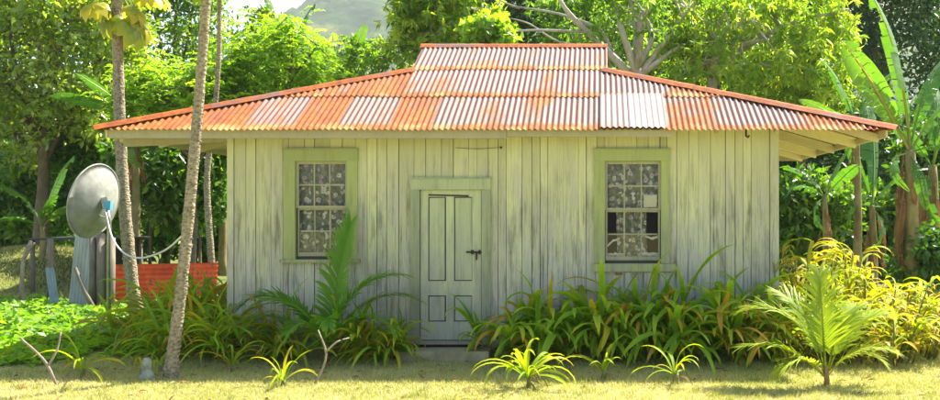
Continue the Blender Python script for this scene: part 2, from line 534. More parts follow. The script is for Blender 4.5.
def curtain_mat():
    m, nt, out = new_mat('floral_curtain')
    v = coords(nt, (1, 1, 1), False)
    w = N(nt, 'ShaderNodeTexNoise')
    w.inputs['Scale'].default_value = 9.0
    L(nt, v, w.inputs['Vector'])
    mx = N(nt, 'ShaderNodeMix', data_type='VECTOR')
    mx.inputs[0].default_value = 0.06
    L(nt, v, mx.inputs[4])
    L(nt, w.outputs['Color'], mx.inputs[5])
    vo = N(nt, 'ShaderNodeTexVoronoi')
    vo.inputs['Scale'].default_value = 13.0
    L(nt, mx.outputs[1], vo.inputs['Vector'])
    vo2 = N(nt, 'ShaderNodeTexVoronoi')
    vo2.inputs['Scale'].default_value = 24.0
    L(nt, mx.outputs[1], vo2.inputs['Vector'])
    petal = ramp(nt, math_n(nt, 'ADD', vo.outputs['Distance'], math_n(nt, 'MULTIPLY', vo2.outputs['Distance'], 0.35)), [(0.50, 1.0), (0.62, 0.0)])
    heart = ramp(nt, vo.outputs['Distance'], [(0.10, 1.0), (0.16, 0.0)])
    ground = mixc(nt, ramp(nt, noise_n(nt, v, 17, 4), [(0.4, 0.0), (0.6, 1.0)]), (0.15, 0.17, 0.14), (0.33, 0.32, 0.22))
    fl = mixc(nt, ramp(nt, noise_n(nt, v, 4.0, 1), [(0.42, 0.0), (0.58, 1.0)]), (0.82, 0.78, 0.70), (0.62, 0.46, 0.50))
    c = mixc(nt, petal, ground, fl)
    c = mixc(nt, heart, c, (0.35, 0.28, 0.04))
    bsdf(nt, out, c, 0.9, 0, 0.1)
    return m


M['curtain'] = curtain_mat()
M['white_cloth'] = plain('white_cloth', (0.74, 0.73, 0.68), 0.9, vary=0.08)
M['paper'] = plain('pale_card', (0.70, 0.66, 0.52), 0.9, vary=0.08)


def glass_mat():
    m, nt, out = new_mat('window_glass')
    gl = N(nt, 'ShaderNodeBsdfGlossy')
    gl.inputs['Roughness'].default_value = 0.03
    tr = N(nt, 'ShaderNodeBsdfTransparent')
    tr.inputs[0].default_value = (0.93, 0.96, 0.94, 1)
    fr = N(nt, 'ShaderNodeFresnel')
    fr.inputs[0].default_value = 1.5
    mx = N(nt, 'ShaderNodeMixShader')
    L(nt, fr.outputs[0], mx.inputs[0])
    L(nt, tr.outputs[0], mx.inputs[1])
    L(nt, gl.outputs[0], mx.inputs[2])
    L(nt, mx.outputs[0], out.inputs[0])
    return m


M['glass'] = glass_mat()


def hill_mat():
    m, nt, out = new_mat('wooded_hillside')
    v = coords(nt, (1, 1, 1), False)
    a = noise_n(nt, v, 0.012, 5, 0.6)
    b = noise_n(nt, v, 0.10, 4, 0.7)
    c = ramp(nt, math_n(nt, 'ADD', math_n(nt, 'MULTIPLY', a, 0.65), math_n(nt, 'MULTIPLY', b, 0.4)),
             [(0.40, (0.008, 0.026, 0.006)), (0.53, (0.034, 0.068, 0.012)), (0.63, (0.14, 0.135, 0.04))])
    bsdf(nt, out, c, 0.95, 0, 0.1)
    return m


M['hill'] = hill_mat()

# ---------------------------------------------------------------- the setting: ground and hill
def grid(name, xs, ys, hf, mat):
    nx, ny = len(xs), len(ys)
    V = [(x, y, hf(x, y)) for y in ys for x in xs]
    F = [(j * nx + i, j * nx + i + 1, (j + 1) * nx + i + 1, (j + 1) * nx + i) for j in range(ny - 1) for i in range(nx - 1)]
    o = link(name, np_mesh(name, V, F, mat, smooth=True))
    return props(o, kind='structure')


xs = [-1500, -600, -200, -80] + [-40 + 1.0 * i for i in range(16)] + [-24 + 0.4 * i for i in range(120)] + [24 + 4 * i for i in range(6)] + [80, 200, 600, 1500]
ys = [-60, -20, 0, 4] + [5 + 0.3 * i for i in range(100)] + [36, 40, 50, 70, 110, 200, 400, 900, 2000]
xs = sorted(set(xs))


def ground_h(x, y):
    z = gz(x, min(y, 110))
    if 4 < y < 36:
        z += 0.018 * mnoise.noise(Vector((x * 0.9, y * 0.9, 0)))
    return z


grid('ground', xs, ys, ground_h, M['lawn'])


HS = 2.4


def hill_h(x, y):
    X, Y = x, y
    x, y = x / HS, y / HS
    t = max(0.0, min(1.0, (y - 180) / 260.0))
    t2 = t * t * (3 - 2 * t)
    prof = 95 / (1 + math.exp(-(x + 151) / 15.0)) + 30 * math.exp(-((x + 420) / 160) ** 2) + 6 * mnoise.noise(Vector((x * 0.016, 3.1, 0)))
    h = 1.5 + prof * t2
    if y > 440:
        h -= (y - 440) * 0.25
    bump = 9.0 * abs(mnoise.noise(Vector((X * 0.06, Y * 0.06, 1.7)))) + 6.0 * mnoise.noise(Vector((X * 0.13, Y * 0.13, 5.1)))
    return h * HS + bump * (0.2 + t) + 7 * t * mnoise.noise(Vector((x * 0.03, y * 0.03, 9.0))) - 2


grid('hill', [HS * (-330 + 2.0 * i) for i in range(290)], [HS * (180 + 2.6 * i) for i in range(120)], hill_h, M['hill'])

# ---------------------------------------------------------------- the house
# facade plane y = 13, front eave y = 12.6, ridge y = 15.5, back eave y = 18.4
WX0, WX1, WY0, WY1 = -4.89, 2.34, 13.0, 18.0
EX0, EX1, EY0, EY1, EZ = -6.40, 3.74, 12.6, 18.4, 2.97
GX0, GX1, GY0, GY1 = -2.73, 0.05, 14.54, 16.46
RY, RZ = 15.5, 4.49
TF = (RZ - EZ) / (RY - EY0)                 # front pitch
GZ = EZ + (GY0 - EY0) * TF                  # gablet base height
TS = (GZ - EZ) / (GX0 - EX0)                # side pitch
house = thing('wooden_house', 'old wooden house with rusting corrugated hip roof and peeling pale green boards', 'house', (-1.27, 15.5, 0))

# walls: dark lining behind the boards, with the openings left free
OP = [(-3.99, -3.335, 1.315, 2.565), (0.072, 0.793, 1.262, 2.565), (-2.368, -1.559, 0.216, 2.19)]
wall = MB()


def lining(x0, x1, z0, z1, ops, mb, y0, y1):
    xs_ = sorted({x0, x1} | {o[0] for o in ops} | {o[1] for o in ops})
    for a, b in zip(xs_[:-1], xs_[1:]):
        cut = [o for o in ops if o[0] < (a + b) / 2 < o[1]]
        z = z0
        for o in cut:
            if o[2] > z + 0.01:
                mb.box(a, b, y0, y1, z, o[2])
            z = o[3]
        mb.box(a, b, y0, y1, z, z1)


lining(WX0 + 0.03, WX1 - 0.03, 0.1, 3.12, OP, wall, WY0 + 0.03, WY0 + 0.07)
wall_front = wall.build('front_wall', M['dark_wood'], house)
w2 = MB().box(WX0 + 0.03, WX0 + 0.07, WY0 + 0.08, WY1 - 0.03, 0.1, 3.2).build('side_wall', M['dark_wood'], house)
w3 = MB().box(WX1 - 0.07, WX1 - 0.03, WY0 + 0.08, WY1 - 0.03, 0.1, 3.2).build('side_wall', M['dark_wood'], house)
w4 = MB().box(WX0 + 0.08, WX1 - 0.08, WY1 - 0.07, WY1 - 0.03, 0.1, 3.12).build('back_wall', M['dark_wood'], house)
MB().box(WX0 + 0.08, WX1 - 0.08, WY0 + 0.08, WY1 - 0.08, 0.12, 0.2).build('floor', M['dark_wood'], house)
MB().box(WX0 + 0.05, WX1 - 0.05, WY0 + 0.02, WY1 - 0.02, -0.05, 0.098).build('foundation', M['concrete'], house)

# outer edges of the frames, where boards stop
CUT = [(-4.10, -3.22, 1.26, 2.68), (-0.04, 0.88, 1.16, 2.68), (-2.45, -1.47, 0.05, 2.32)]


def planks(a0, a1, along, fixed, sign, parent, cuts=(), zb=0.12, zt=3.1):
    x = a0
    while x < a1 - 0.02:
        w = rng.choice((0.105, 0.13, 0.155, 0.2, 0.21))
        b = min(x + w, a1)
        if a1 - b < 0.06:
            b = a1
        for c in cuts:
            for e in (c[0], c[1]):
                if x + 0.004 < e < b:
                    b = e
        segs = [(zb + rng.uniform(-0.03, 0.02), zt)]
        for c in cuts:
            if x < c[1] - 0.002 and b > c[0] + 0.002:
                new = []
                for s0, s1 in segs:
                    if s1 <= c[2] or s0 >= c[3]:
                        new.append((s0, s1))
                    else:
                        if c[2] - s0 > 0.04:
                            new.append((s0, c[2]))
                        if s1 - c[3] > 0.04:
                            new.append((c[3], s1))
                segs = new
        for s0, s1 in segs:
            g = rng.uniform(0.0015, 0.0055)
            off = rng.uniform(0, 0.006)
            mb = MB()
            q0, q1 = fixed + sign * off, fixed + sign * (off + 0.022)
            y0, y1 = min(q0, q1), max(q0, q1)
            if along == 'x':
                mb.box(x + g, b - g, y0, y1, s0, s1, 0.003)
            else:
                mb.box(y0, y1, x + g, b - g, s0, s1, 0.0012)
            mb.build('board', M['wall_paint'], parent)
        x = b


planks(WX0 + 0.075, WX1 - 0.105, 'x', WY0 - 0.0, 1, wall_front, CUT)
planks(WY0 + 0.08, WY1 - 0.08, 'y', WX0, 1, w2, zt=3.2)
planks(WY0 + 0.08, WY1 - 0.08, 'y', WX1 - 0.03, 1, w3, zt=3.2)
planks(WX0 + 0.08, WX1 - 0.08, 'x', WY1 - 0.03, 1, w4)
for x0, x1 in ((WX0 - 0.012, WX0 + 0.073), (WX1 - 0.103, WX1 + 0.012)):
    MB().box(x0, x1, WY0 - 0.016, WY0 + 0.074, 0.1, 3.1, 0.002).build('corner_board', M['wall_paint'], house)
    MB().box(x0, x1, WY1 - 0.074, WY1 + 0.016, 0.1, 3.1, 0.002).build('corner_board', M['wall_paint'], house)


def window(ox0, ox1, ozt, sx0, sx1, szt, szb, sill, mid, paper=None):
    """frame, sill, two sashes of three by two panes"""
    y = WY0
    w = MB().box(ox0, sx0, y - 0.028, y + 0.10, szb - 0.03, szt, 0.002).build('window', M['trim_paint'], house)
    MB().box(sx1, ox1, y - 0.028, y + 0.10, szb - 0.03, szt, 0.002).build('jamb', M['trim_paint'], w)
    MB().box(ox0 - 0.004, ox1 + 0.004, y - 0.034, y + 0.10, szt + 0.001, ozt, 0.002).build('head_board', M['trim_paint'], w)
    MB().box(ox0 - 0.008, ox1 + 0.008, y - 0.05, y - 0.02, ozt + 0.001, ozt + 0.022, 0.002).build('head_cap', M['trim_paint'], w)
    MB().box(sill[0], sill[1], y - 0.065, y + 0.10, sill[2], sill[3], 0.003).build('sill', M['trim_paint'], w)
    st = 0.036
    for k, (z0, z1, yy) in enumerate(((mid, szt, y + 0.020), (szb, mid, y + 0.044))):
        s = MB()
        s.box(sx0, sx0 + st, yy, yy + 0.03, z0, z1)
        s.box(sx1 - st, sx1, yy, yy + 0.03, z0, z1)
        b0 = 0.028 if k == 0 else 0.06
        t0 = 0.04 if k == 0 else 0.028
        s.box(sx0 + st, sx1 - st, yy, yy + 0.03, z0, z0 + b0)
        s.box(sx0 + st, sx1 - st, yy, yy + 0.03, z1 - t0, z1)
        s.build('sash', M['sash_paint'], w)
        ax0, ax1, az0, az1 = sx0 + st, sx1 - st, z0 + b0, z1 - t0
        for i in (1, 2):
            xm = ax0 + (ax1 - ax0) * i / 3
            MB().box(xm - 0.009, xm + 0.009, yy + 0.004, yy + 0.026, az0, az1).build('muntin', M['sash_paint'], w)
        zm = (az0 + az1) / 2
        for i in range(3):
            pa, pb = ax0 + (ax1 - ax0) * i / 3, ax0 + (ax1 - ax0) * (i + 1) / 3
            MB().box(pa + 0.0095, pb - 0.0095, yy + 0.005, yy + 0.025, zm - 0.009, zm + 0.009).build('muntin', M['sash_paint'], w)
            for z_0, z_1 in ((az0, zm), (zm, az1)):
                ti = rng.uniform(-0.0015, 0.0015)
                g = MB().add([(pa, yy + 0.014 + ti, z_0), (pb, yy + 0.014 - ti, z_0), (pb, yy + 0.014 - ti, z_1), (pa, yy + 0.014 + ti, z_1)], [(0, 1, 2, 3)])
                g.build('pane', M['glass'], w)
    return w


win_a = window(-4.145, -3.184, 2.716, -4.005, -3.322, 2.571, 1.308, (-4.20, -3.15, 1.235, 1.276), 1.955)
win_b = window(-0.079, 0.921, 2.716, 0.062, 0.803, 2.571, 1.255, (-0.092, 1.0, 1.118, 1.222), 1.926)
# card stuck in one pane, and the patched boards under that window's sill
MB().box(0.575, 0.752, WY0 + 0.046, WY0 + 0.049, 1.965, 2.125, 0.003).build('card_patch', M['paper'], win_b)
for x0, x1, z0, z1 in ((-0.06, 0.10, 0.15, 1.112), (0.175, 0.30, 0.15, 1.07), (0.335, 0.42, 0.15, 1.112), (0.455, 0.55, 0.15, 1.08), (0.585, 0.98, 0.15, 1.112)):
    MB().box(x0, x1, WY0 - 0.021, WY0 - 0.001, z0, z1, 0.002).build('patch_board', M['wall_paint'], win_b)
MB().box(0.20, 0.29, WY0 - 0.026, WY0 - 0.022, 1.075, 1.098).build('brick_shim', plain('shim_wood', (0.26, 0.13, 0.07)), win_b)


def curtain(x0, x1, z0, z1, y, mat, label, sway=0.03):
    V, F, nx, nz = [], [], 26, 14
    ph = rng.uniform(0, 6)
    for j in range(nz + 1):
        z = z0 + (z1 - z0) * j / nz
        for i in range(nx + 1):
            x = x0 + (x1 - x0) * i / nx
            amp = 0.022 * (0.6 + 0.4 * j / nz)
            V.append((x + sway * math.sin(j * 0.4) * (1 - j / nz), y + amp * math.sin(i * 1.3 + ph + 0.15 * j), z))
    for j in range(nz):
        for i in range(nx):
            a = j * (nx + 1) + i
            F.append((a, a + 1, a + nx + 2, a + nx + 1))
    me = np_mesh('curtain', np.array(V) - np.array((x0, y, z0)), F, mat, smooth=True)
    o = link('curtain', me, None, (x0, y, z0))
    return props(o, label, 'curtain')


curtain(-4.04, -3.29, 1.27, 2.62, WY0 + 0.16, M['curtain'], 'floral curtain covering the whole window behind the palm')
curtain(0.03, 0.83, 1.92, 2.62, WY0 + 0.16, M['curtain'], 'floral curtain across the upper panes of the window with the card patch')
curtain(0.22, 0.62, 1.24, 1.93, WY0 + 0.17, M['curtain'], 'narrow gathered floral curtain hanging in the lower panes beside dark glass', 0.01)
tc = MB()
for pts, wd in (([(0.09, 1.44), (0.17, 1.52), (0.26, 1.55)], 0.035), ([(0.60, 1.58), (0.68, 1.55), (0.79, 1.575)], 0.04), ([(0.10, 1.325), (0.20, 1.34), (0.33, 1.325)], 0.05), ([(0.50, 1.33), (0.62, 1.345), (0.78, 1.33)], 0.06)):
    prev = None
    top, bot = [], []
    for q in range(9):
        f = q / 8 * (len(pts) - 1)
        a_ = min(int(f), len(pts) - 2)
        x_ = pts[a_][0] + (pts[a_ + 1][0] - pts[a_][0]) * (f - a_)
        z_ = pts[a_][1] + (pts[a_ + 1][1] - pts[a_][1]) * (f - a_)
        top.append((x_, WY0 + 0.115 + rng.uniform(-.006, .006), z_ + wd * rng.uniform(0.25, 0.55)))
        bot.append((x_, WY0 + 0.118 + rng.uniform(-.006, .006), z_ - wd * rng.uniform(0.2, 0.6)))
    tc.add(top + bot, [(q, q + 1, q + 10, q + 9) for q in range(8)])
props(tc.build('torn_cloth', M['white_cloth'], None, loc=(0.45, 13.1, 1.3)), 'torn white cloth strips behind the lower panes of the card patched window', 'cloth')

# door
dx0, dx1, dz0, dz1 = -2.368, -1.559, 0.216, 2.19
door = MB()
dy = WY0 + 0.012
st = 0.105
px_ = [(dx0 + st, dx0 + st + 0.235), (dx0 + st + 0.34, dx1 - st - 0.02)]
lv = [(0.455, 0.80), (0.99, 2.10)]
door.box(dx0 + 0.005, dx0 + st, dy, dy + 0.04, dz0, dz1)
door.box(dx1 - st - 0.02, dx1 - 0.005, dy, dy + 0.04, dz0, dz1)
door.box(px_[0][1], px_[1][0], dy, dy + 0.04, lv[0][0], lv[1][1])
for z0, z1 in ((dz0, lv[0][0]), (lv[1][1], dz1)):
    door.box(dx0 + st, dx1 - st - 0.02, dy, dy + 0.04, z0, z1)
for a, b in px_:
    door.box(a, b, dy, dy + 0.04, lv[0][1], lv[1][0])
door = door.build('door', M['door_paint'], house)
for (a, b) in px_:
    for z0, z1 in lv:
        MB().box(a - 0.001, b + 0.001, dy + 0.026, dy + 0.034, z0 - 0.001, z1 + 0.001).build('groove', M['dark_wood'], door)
        MB().box(a + 0.014, b - (0.02 if a < -2.1 else 0.008), dy + 0.010, dy + 0.025, z0 + 0.014, z1 - 0.014, 0.002).build('panel', M['door_paint'], door)
MB().tube([(-1.76, dy - 0.022, 1.372), (-1.52, dy - 0.022, 1.372)], 0.011, 8).build('bolt', M['iron'], door, True)
MB().box(-1.70, -1.66, dy - 0.014, dy - 0.002, 1.345, 1.40).build('bolt_keeper', M['iron'], door)
MB().box(-1.60, -1.572, dy - 0.014, dy - 0.002, 1.345, 1.40).build('bolt_keeper', M['iron'], door)
MB().box(-1.636, -1.612, dy - 0.02, dy - 0.012, 1.27, 1.36, 0.004).build('padlock', M['iron'], door)
MB().beam((-2.26, dy - 0.003, 2.125), (-1.73, dy - 0.003, 2.112), 0.01, 0.022).build('cracked_strip', M['iron'], door)
for x0, x1 in ((-2.487, -2.372), (-1.555, -1.434)):
    MB().box(x0, x1, WY0 - 0.030, WY0 + 0.07, 0.13, 2.19, 0.002).build('door_jamb', M['door_frame'], house)
MB().box(-2.487, -1.434, WY0 - 0.033, WY0 + 0.07, 2.192, 2.335, 0.002).build('door_head', M['door_frame'], house)
MB().box(-2.497, -1.424, WY0 - 0.045, WY0 - 0.015, 2.337, 2.353, 0.002).build('door_head_cap', M['door_frame'], house)
MB().box(-2.50, -1.42, WY0 - 0.075, WY0 + 0.07, 0.165, 0.205, 0.003).build('threshold', M['fascia_wood'], house)
sp = MB().box(-2.56, -1.40, 12.44, 12.90, -0.04, 0.135, 0.008)
props(sp.build('door_step', M['concrete'], None, loc=(-1.98, 12.7, 0)), 'low mossy concrete step in front of the panelled door', 'step')

# nail and string above the door, bracket under the eave
MB().tube([(-1.30, 12.99, 2.745), (-1.30, 12.945, 2.75)], 0.014, 7).build('nail', M['iron'], house)
MB().tube(bez([(-1.9, 12.985, 2.745), (-1.6, 12.983, 2.73), (-1.31, 12.965, 2.748)], 8), 0.0035, 5).build('wall_string', M['string'], house)
MB().tube([(1.88, 12.72, 2.97), (1.88, 12.72, 2.88), (1.905, 12.70, 2.86), (1.92, 12.71, 2.885)], 0.014, 6).build('eave_hook', M['iron'], house)

# roof
roof = bpy.data.objects.new('roof', None)
COL.objects.link(roof)
roof.parent = house
PITCH, AMP = 0.0762, 0.0118


def v_front(x):
    """height of the roof slope measured as y distance from the eave, at x"""
    top = RY - EY0
    if x < GX0:
        top = (x - EX0) / (GX0 - EX0) * (GY0 - EY0)
    elif x > GX1:
        top = (EX1 - x) / (EX1 - GX1) * (GY0 - EY0)
    return top


def v_side(y):
    t = GX0 - EX0
    if y < GY0:
        t = (y - EY0) / (GY0 - EY0) * (GX0 - EX0)
    elif y > GY1:
        t = (EY1 - y) / (EY1 - GY1) * (GX0 - EX0)
    return t


def sheet(u0, u1, v0, v1, vmax, put, lift, rust, fresh, tilt=0.0, droop=0.0):
    """corrugated sheet; u across, v up the slope; put(u, v, h) -> world point"""
    n = max(2, int((u1 - u0) / PITCH * 7))
    cols = []
    for i in range(n + 1):
        u = u0 + (u1 - u0) * i / n
        top = min(v1, vmax(u) + 0.005)
        if top > v0 + 0.02:
            cols.append((u, top))
    if len(cols) < 4:
        return None
    V, T, F = [], [], []
    rows = 5
    for u, top in cols:
        wv = AMP * math.sin(2 * PI * u / PITCH)
        for j in range(rows + 1):
            v = v0 + (top - v0) * (j / rows) ** 1.2
            e = (v - v0) / max(0.2, (v1 - v0))
            h = wv + lift + tilt * (1 - e) + droop * mnoise.noise(Vector((u * 1.6, v * 1.2, 3)))
            V.append(put(u, v + (0.006 * math.sin(u * 3.1) if j == 0 else 0), h))
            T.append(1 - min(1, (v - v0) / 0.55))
    k = rows + 1
    for i in range(len(cols) - 1):
        for j in range(rows):
            F.append((i * k + j, (i + 1) * k + j, (i + 1) * k + j + 1, i * k + j + 1))
    o0 = wloc(roof)
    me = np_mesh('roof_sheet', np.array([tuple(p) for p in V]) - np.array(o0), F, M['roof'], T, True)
    o = link('roof_sheet', me, roof)
    o['rust'], o['fresh'] = rust, fresh
    return o


nf = Vector((0, -TF, 1)).normalized()
ns = Vector((-TS, 0, 1)).normalized()


def put_front(u, v, h):
    return Vector((u, EY0 + v, EZ + v * TF)) + nf * h


def put_back(u, v, h):
    return Vector((u, EY1 - v, EZ + v * TF)) + Vector((0, TF, 1)).normalized() * h


def put_left(u, v, h):
    return Vector((EX0 + v, u, EZ + v * TS)) + ns * h


def put_right(u, v, h):
    return Vector((EX1 - v, u, EZ + v * TS)) + Vector((TS, 0, 1)).normalized() * h


SW = 8.0 * PITCH
rowsF = [(-0.04, 1.06), (0.97, 2.02), (1.94, RY - EY0 + 0.02)]
# rust of the front sheets, roughly as they show: row by row from the left corner
special = {(0, 11): (0.55, 0.0), (0, 6): (0.75, 0), (0, 7): (0.3, 0), (0, 2): (0.85, 0), (0, 4): (0.8, 0), (0, 1): (0.95, 0), (0, 0): (1.0, 0),
           (1, 4): (0.62, 0), (1, 5): (0.9, 0), (0, 12): (0.62, 0), (0, 15): (0.8, 0), (0, 16): (0.95, 0), (0, 14): (0.55, 0), (1, 12): (0.75, 0), (1, 2): (0.6, 0)}
for r, (v0, v1) in enumerate(rowsF):
    u, i = EX0 - 0.03, 0
    while u < EX1 + 0.03:
        u1 = min(u + SW + PITCH * 0.8, EX1 + 0.03)
        ru, fr = special.get((r, i), (rng.choice((0.22, 0.3, 0.38, 0.46, 0.55)), 0.0))
        vm = v_front
        a, b = u, u1
        if r == 2:
            a, b = max(u, GX0 - 0.06), min(u1, GX1 + 0.06)
            vm = lambda x: 99
        if b - a > 0.1:
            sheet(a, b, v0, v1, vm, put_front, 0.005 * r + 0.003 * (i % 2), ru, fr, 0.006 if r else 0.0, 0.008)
        u += SW
        i += 1
# two newer sheets laid over the lowest row
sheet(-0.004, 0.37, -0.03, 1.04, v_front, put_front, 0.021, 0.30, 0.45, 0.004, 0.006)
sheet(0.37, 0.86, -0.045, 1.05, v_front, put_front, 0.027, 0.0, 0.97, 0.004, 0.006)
for r, (v0, v1) in enumerate(rowsF):
    u = EX0 - 0.03
    while u < EX1 + 0.03:
        u1 = min(u + SW + PITCH * 0.8, EX1 + 0.03)
        a, b, vm = u, u1, v_front
        if r == 2:
            a, b, vm = max(u, GX0 - 0.06), min(u1, GX1 + 0.06), (lambda x: 99)
        if b - a > 0.1:
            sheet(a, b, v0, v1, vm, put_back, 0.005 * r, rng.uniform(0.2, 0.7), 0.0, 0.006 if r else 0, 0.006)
        u += SW
for put in (put_left, put_right):
    for r, (v0, v1) in enumerate(((-0.04, 1.3), (1.2, 2.55), (2.45, GX0 - EX0 + 0.02))):
        u = EY0 - 0.03
        while u < EY1 + 0.03:
            u1 = min(u + SW + PITCH * 0.8, EY1 + 0.03)
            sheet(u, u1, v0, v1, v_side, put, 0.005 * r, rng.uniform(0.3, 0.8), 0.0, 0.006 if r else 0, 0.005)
            u += SW


def cap(a, b, n1, n2, name, rust, w=0.11):
    """folded flashing along a hip or ridge"""
    a, b = Vector(a), Vector(b)
    d = (b - a).normalized()
    V, T = [], []
    s1 = n1.cross(d).normalized()
    s2 = n2.cross(d).normalized()
    if s1.z > 0:
        s1 = -s1
    if s2.z > 0:
        s2 = -s2
    up = (n1 + n2).normalized()
    K = 12
    for i in range(K + 1):
        p = a + (b - a) * i / K + up * (0.030 + 0.006 * mnoise.noise(Vector((i * 0.7, a.x, 0))))
        ed = 0.012 * mnoise.noise(Vector((i * 1.1, a.y, 4)))
        for q in (s1 * (w + ed) + n1 * -0.002, s1 * w * 0.3 + up * 0.012, up * 0.022, s2 * w * 0.3 + up * 0.012, s2 * (w + ed) + n2 * -0.002):
            V.append(p + q)
            T.append(0.5)
    F = [(i * 5 + k, i * 5 + k + 1, (i + 1) * 5 + k + 1, (i + 1) * 5 + k) for i in range(K) for k in range(4)]
    me = np_mesh(name, np.array([tuple(p) for p in V]) - np.array(wloc(roof)), F, M['roof'], T, True)
    o = link(name, me, roof)
    o['rust'], o['fresh'] = rust, 0.0


nb = Vector((0, TF, 1)).normalized()
nl = Vector((-TS, 0, 1)).normalized()
nr = Vector((TS, 0, 1)).normalized()
for cx, gx, sn in ((EX0, GX0, nl), (EX1, GX1, nr)):
    for cy, gy, fn in ((EY0, GY0, nf), (EY1, GY1, nb)):
        A, B = Vector((cx, cy, EZ)), Vector((gx, gy, GZ))
        A = A + (A - B).normalized() * 0.05
        for k in range(3):
            cap(A + (B - A) * max(0, k / 3 - 0.01), A + (B - A) * ((k + 1) / 3), fn, sn, 'hip_cap', (0.95, 0.7, 0.85)[k] if cx < 0 else (0.7, 0.95, 0.8)[k])
for k in range(3):
    x0, x1 = GX0 - 0.07, GX1 + 0.07
    cap((x0 + (x1 - x0) * k / 3 - 0.01, RY, RZ), (x0 + (x1 - x0) * (k + 1) / 3, RY, RZ), nf, nb, 'ridge_cap', (0.6, 1.0, 0.9)[k], 0.10)
for gx, s in ((GX0, -1), (GX1, 1)):
    g = MB()
    x0, x1 = gx - 0.02, gx + 0.02
    g.add([(x, y, z) for x in (x0, x1) for y, z in ((GY0 + 0.04, GZ - 0.02), (GY1 - 0.04, GZ - 0.02), (RY, RZ - 0.05))],
          [(0, 1, 2), (5, 4, 3), (0, 3, 4, 1), (1, 4, 5, 2), (2, 5, 3, 0)])
    g.build('gablet', M['old_wood'], house)

# eaves: fascias, rafters, soffit boards
MB().box(EX0 + 0.10, -1.2, EY0 + 0.055, EY0 + 0.095, EZ - 0.125, EZ - 0.018, 0.004).build('fascia', M['fascia_wood'], house)
MB().box(-1.19, 0.95, EY0 + 0.06, EY0 + 0.098, EZ - 0.105, EZ - 0.018, 0.004).build('fascia', M['fascia_wood'], house)
MB().box(EX0 + 0.1, EX1 - 0.1, EY1 - 0.095, EY1 - 0.055, EZ - 0.12, EZ - 0.02, 0.004).build('fascia', M['fascia_wood'], house)
for cx, s in ((EX0, 1), (EX1, -1)):
    wx = WX0 if s > 0 else WX1
    span = abs(wx - cx)
    x_a, x_b = cx + s * 0.07, wx
    za, zb_ = EZ + 0.07 * TS, EZ + span * TS
    y = EY0 + 0.12
    while y < EY1 - 0.1:
        w = rng.uniform(0.17, 0.26)
        y2 = min(y + w, EY1 - 0.1)
        if not (s < 0 and rng.random() < 0.12):
            ex = rng.uniform(0, 0.05)
            xa, zz = x_a + s * ex, za + ex * TS
            lim = lambda yy: 1e9
            # boards near the corners are cut along the hip
            mm = (min(y, y2) - EY0) / (GY0 - EY0) * (GX0 - EX0)
            mm = min(mm, (EY1 - y2) / (EY1 - GY1) * (GX0 - EX0))
            reach = min(span, mm)
            if reach > 0.25:
                xb2 = cx + s * reach
                zb2 = EZ + reach * TS
                jz = rng.uniform(-0.004, 0.004)
                V = [(xa, y, zz - 0.062 + jz), (xb2, y, zb2 - 0.062 + jz), (xb2, y2 - 0.014, zb2 - 0.062 + jz), (xa, y2 - 0.014, zz - 0.062 + jz)]
                V += [(p[0], p[1], p[2] + 0.02) for p in V]
                MB().add(V, [(0, 1, 2, 3), (7, 6, 5, 4), (0, 4, 5, 1), (1, 5, 6, 2), (2, 6, 7, 3), (3, 7, 4, 0)]).build('soffit_board', M['soffit_wood'], house)
        y = y2
    for yy in (13.05, 14.2, 15.5, 16.8, 17.95):
        rc = min(span, v_side(yy) - 0.2)
        MB().beam((cx + s * 0.06, yy, EZ + 0.06 * TS - 0.118), (cx + s * rc, yy, EZ + rc * TS - 0.118), 0.05, 0.105).build('rafter', M['soffit_wood'], house)
    MB().beam((cx + s * 0.055, EY0 + 0.1, EZ - 0.06), (cx + s * 0.055, EY1 - 0.1, EZ - 0.06), 0.03, 0.10).build('fascia', M['soffit_wood'], house)
x = WX0 + 0.15
while x < WX1:                                                       # front rafter tails
    MB().beam((x, EY0 + 0.10, EZ + 0.1 * TF - 0.075), (x, WY0 + 0.02, EZ + 0.42 * TF - 0.075), 0.05, 0.085).build('rafter', M['fascia_wood'], house)
    x += 0.78
MB().beam((EX0 + 0.12, WY0 + 0.05, EZ - 0.16), (WX0 - 0.02, WY0 + 0.05, EZ - 0.10), 0.06, 0.1).build('eave_brace', M['fascia_wood'], house)

# ---------------------------------------------------------------- foliage builders
def unit(a):
    return a / np.maximum(1e-9, np.linalg.norm(a, axis=1, keepdims=True))


def leaves_np(pos, axis, nrm, Ln, Wn, fold=0.18, droop=0.12, quad=False):
    """one folded leaf at each position -> vertices, triangles"""
    axis = unit(axis)
    side = unit(np.cross(axis, nrm))
    up = unit(np.cross(side, axis))
    Ln = np.asarray(Ln).reshape(-1, 1)
    Wn = np.asarray(Wn).reshape(-1, 1)
    b = pos
    t = pos + axis * Ln - up * Ln * droop
    l = pos + axis * Ln * 0.45 - side * Wn / 2 + up * Wn * fold
    r = pos + axis * Ln * 0.45 + side * Wn / 2 + up * Wn * fold
    n = len(pos)
    V = np.stack([b, r, t, l], 1).reshape(-1, 3)
    i = np.arange(n).reshape(-1, 1) * 4
    F = np.concatenate([i + np.array([[0, 1, 2]]), i + np.array([[0, 2, 3]])], 1).reshape(-1, 3)
    return V, F


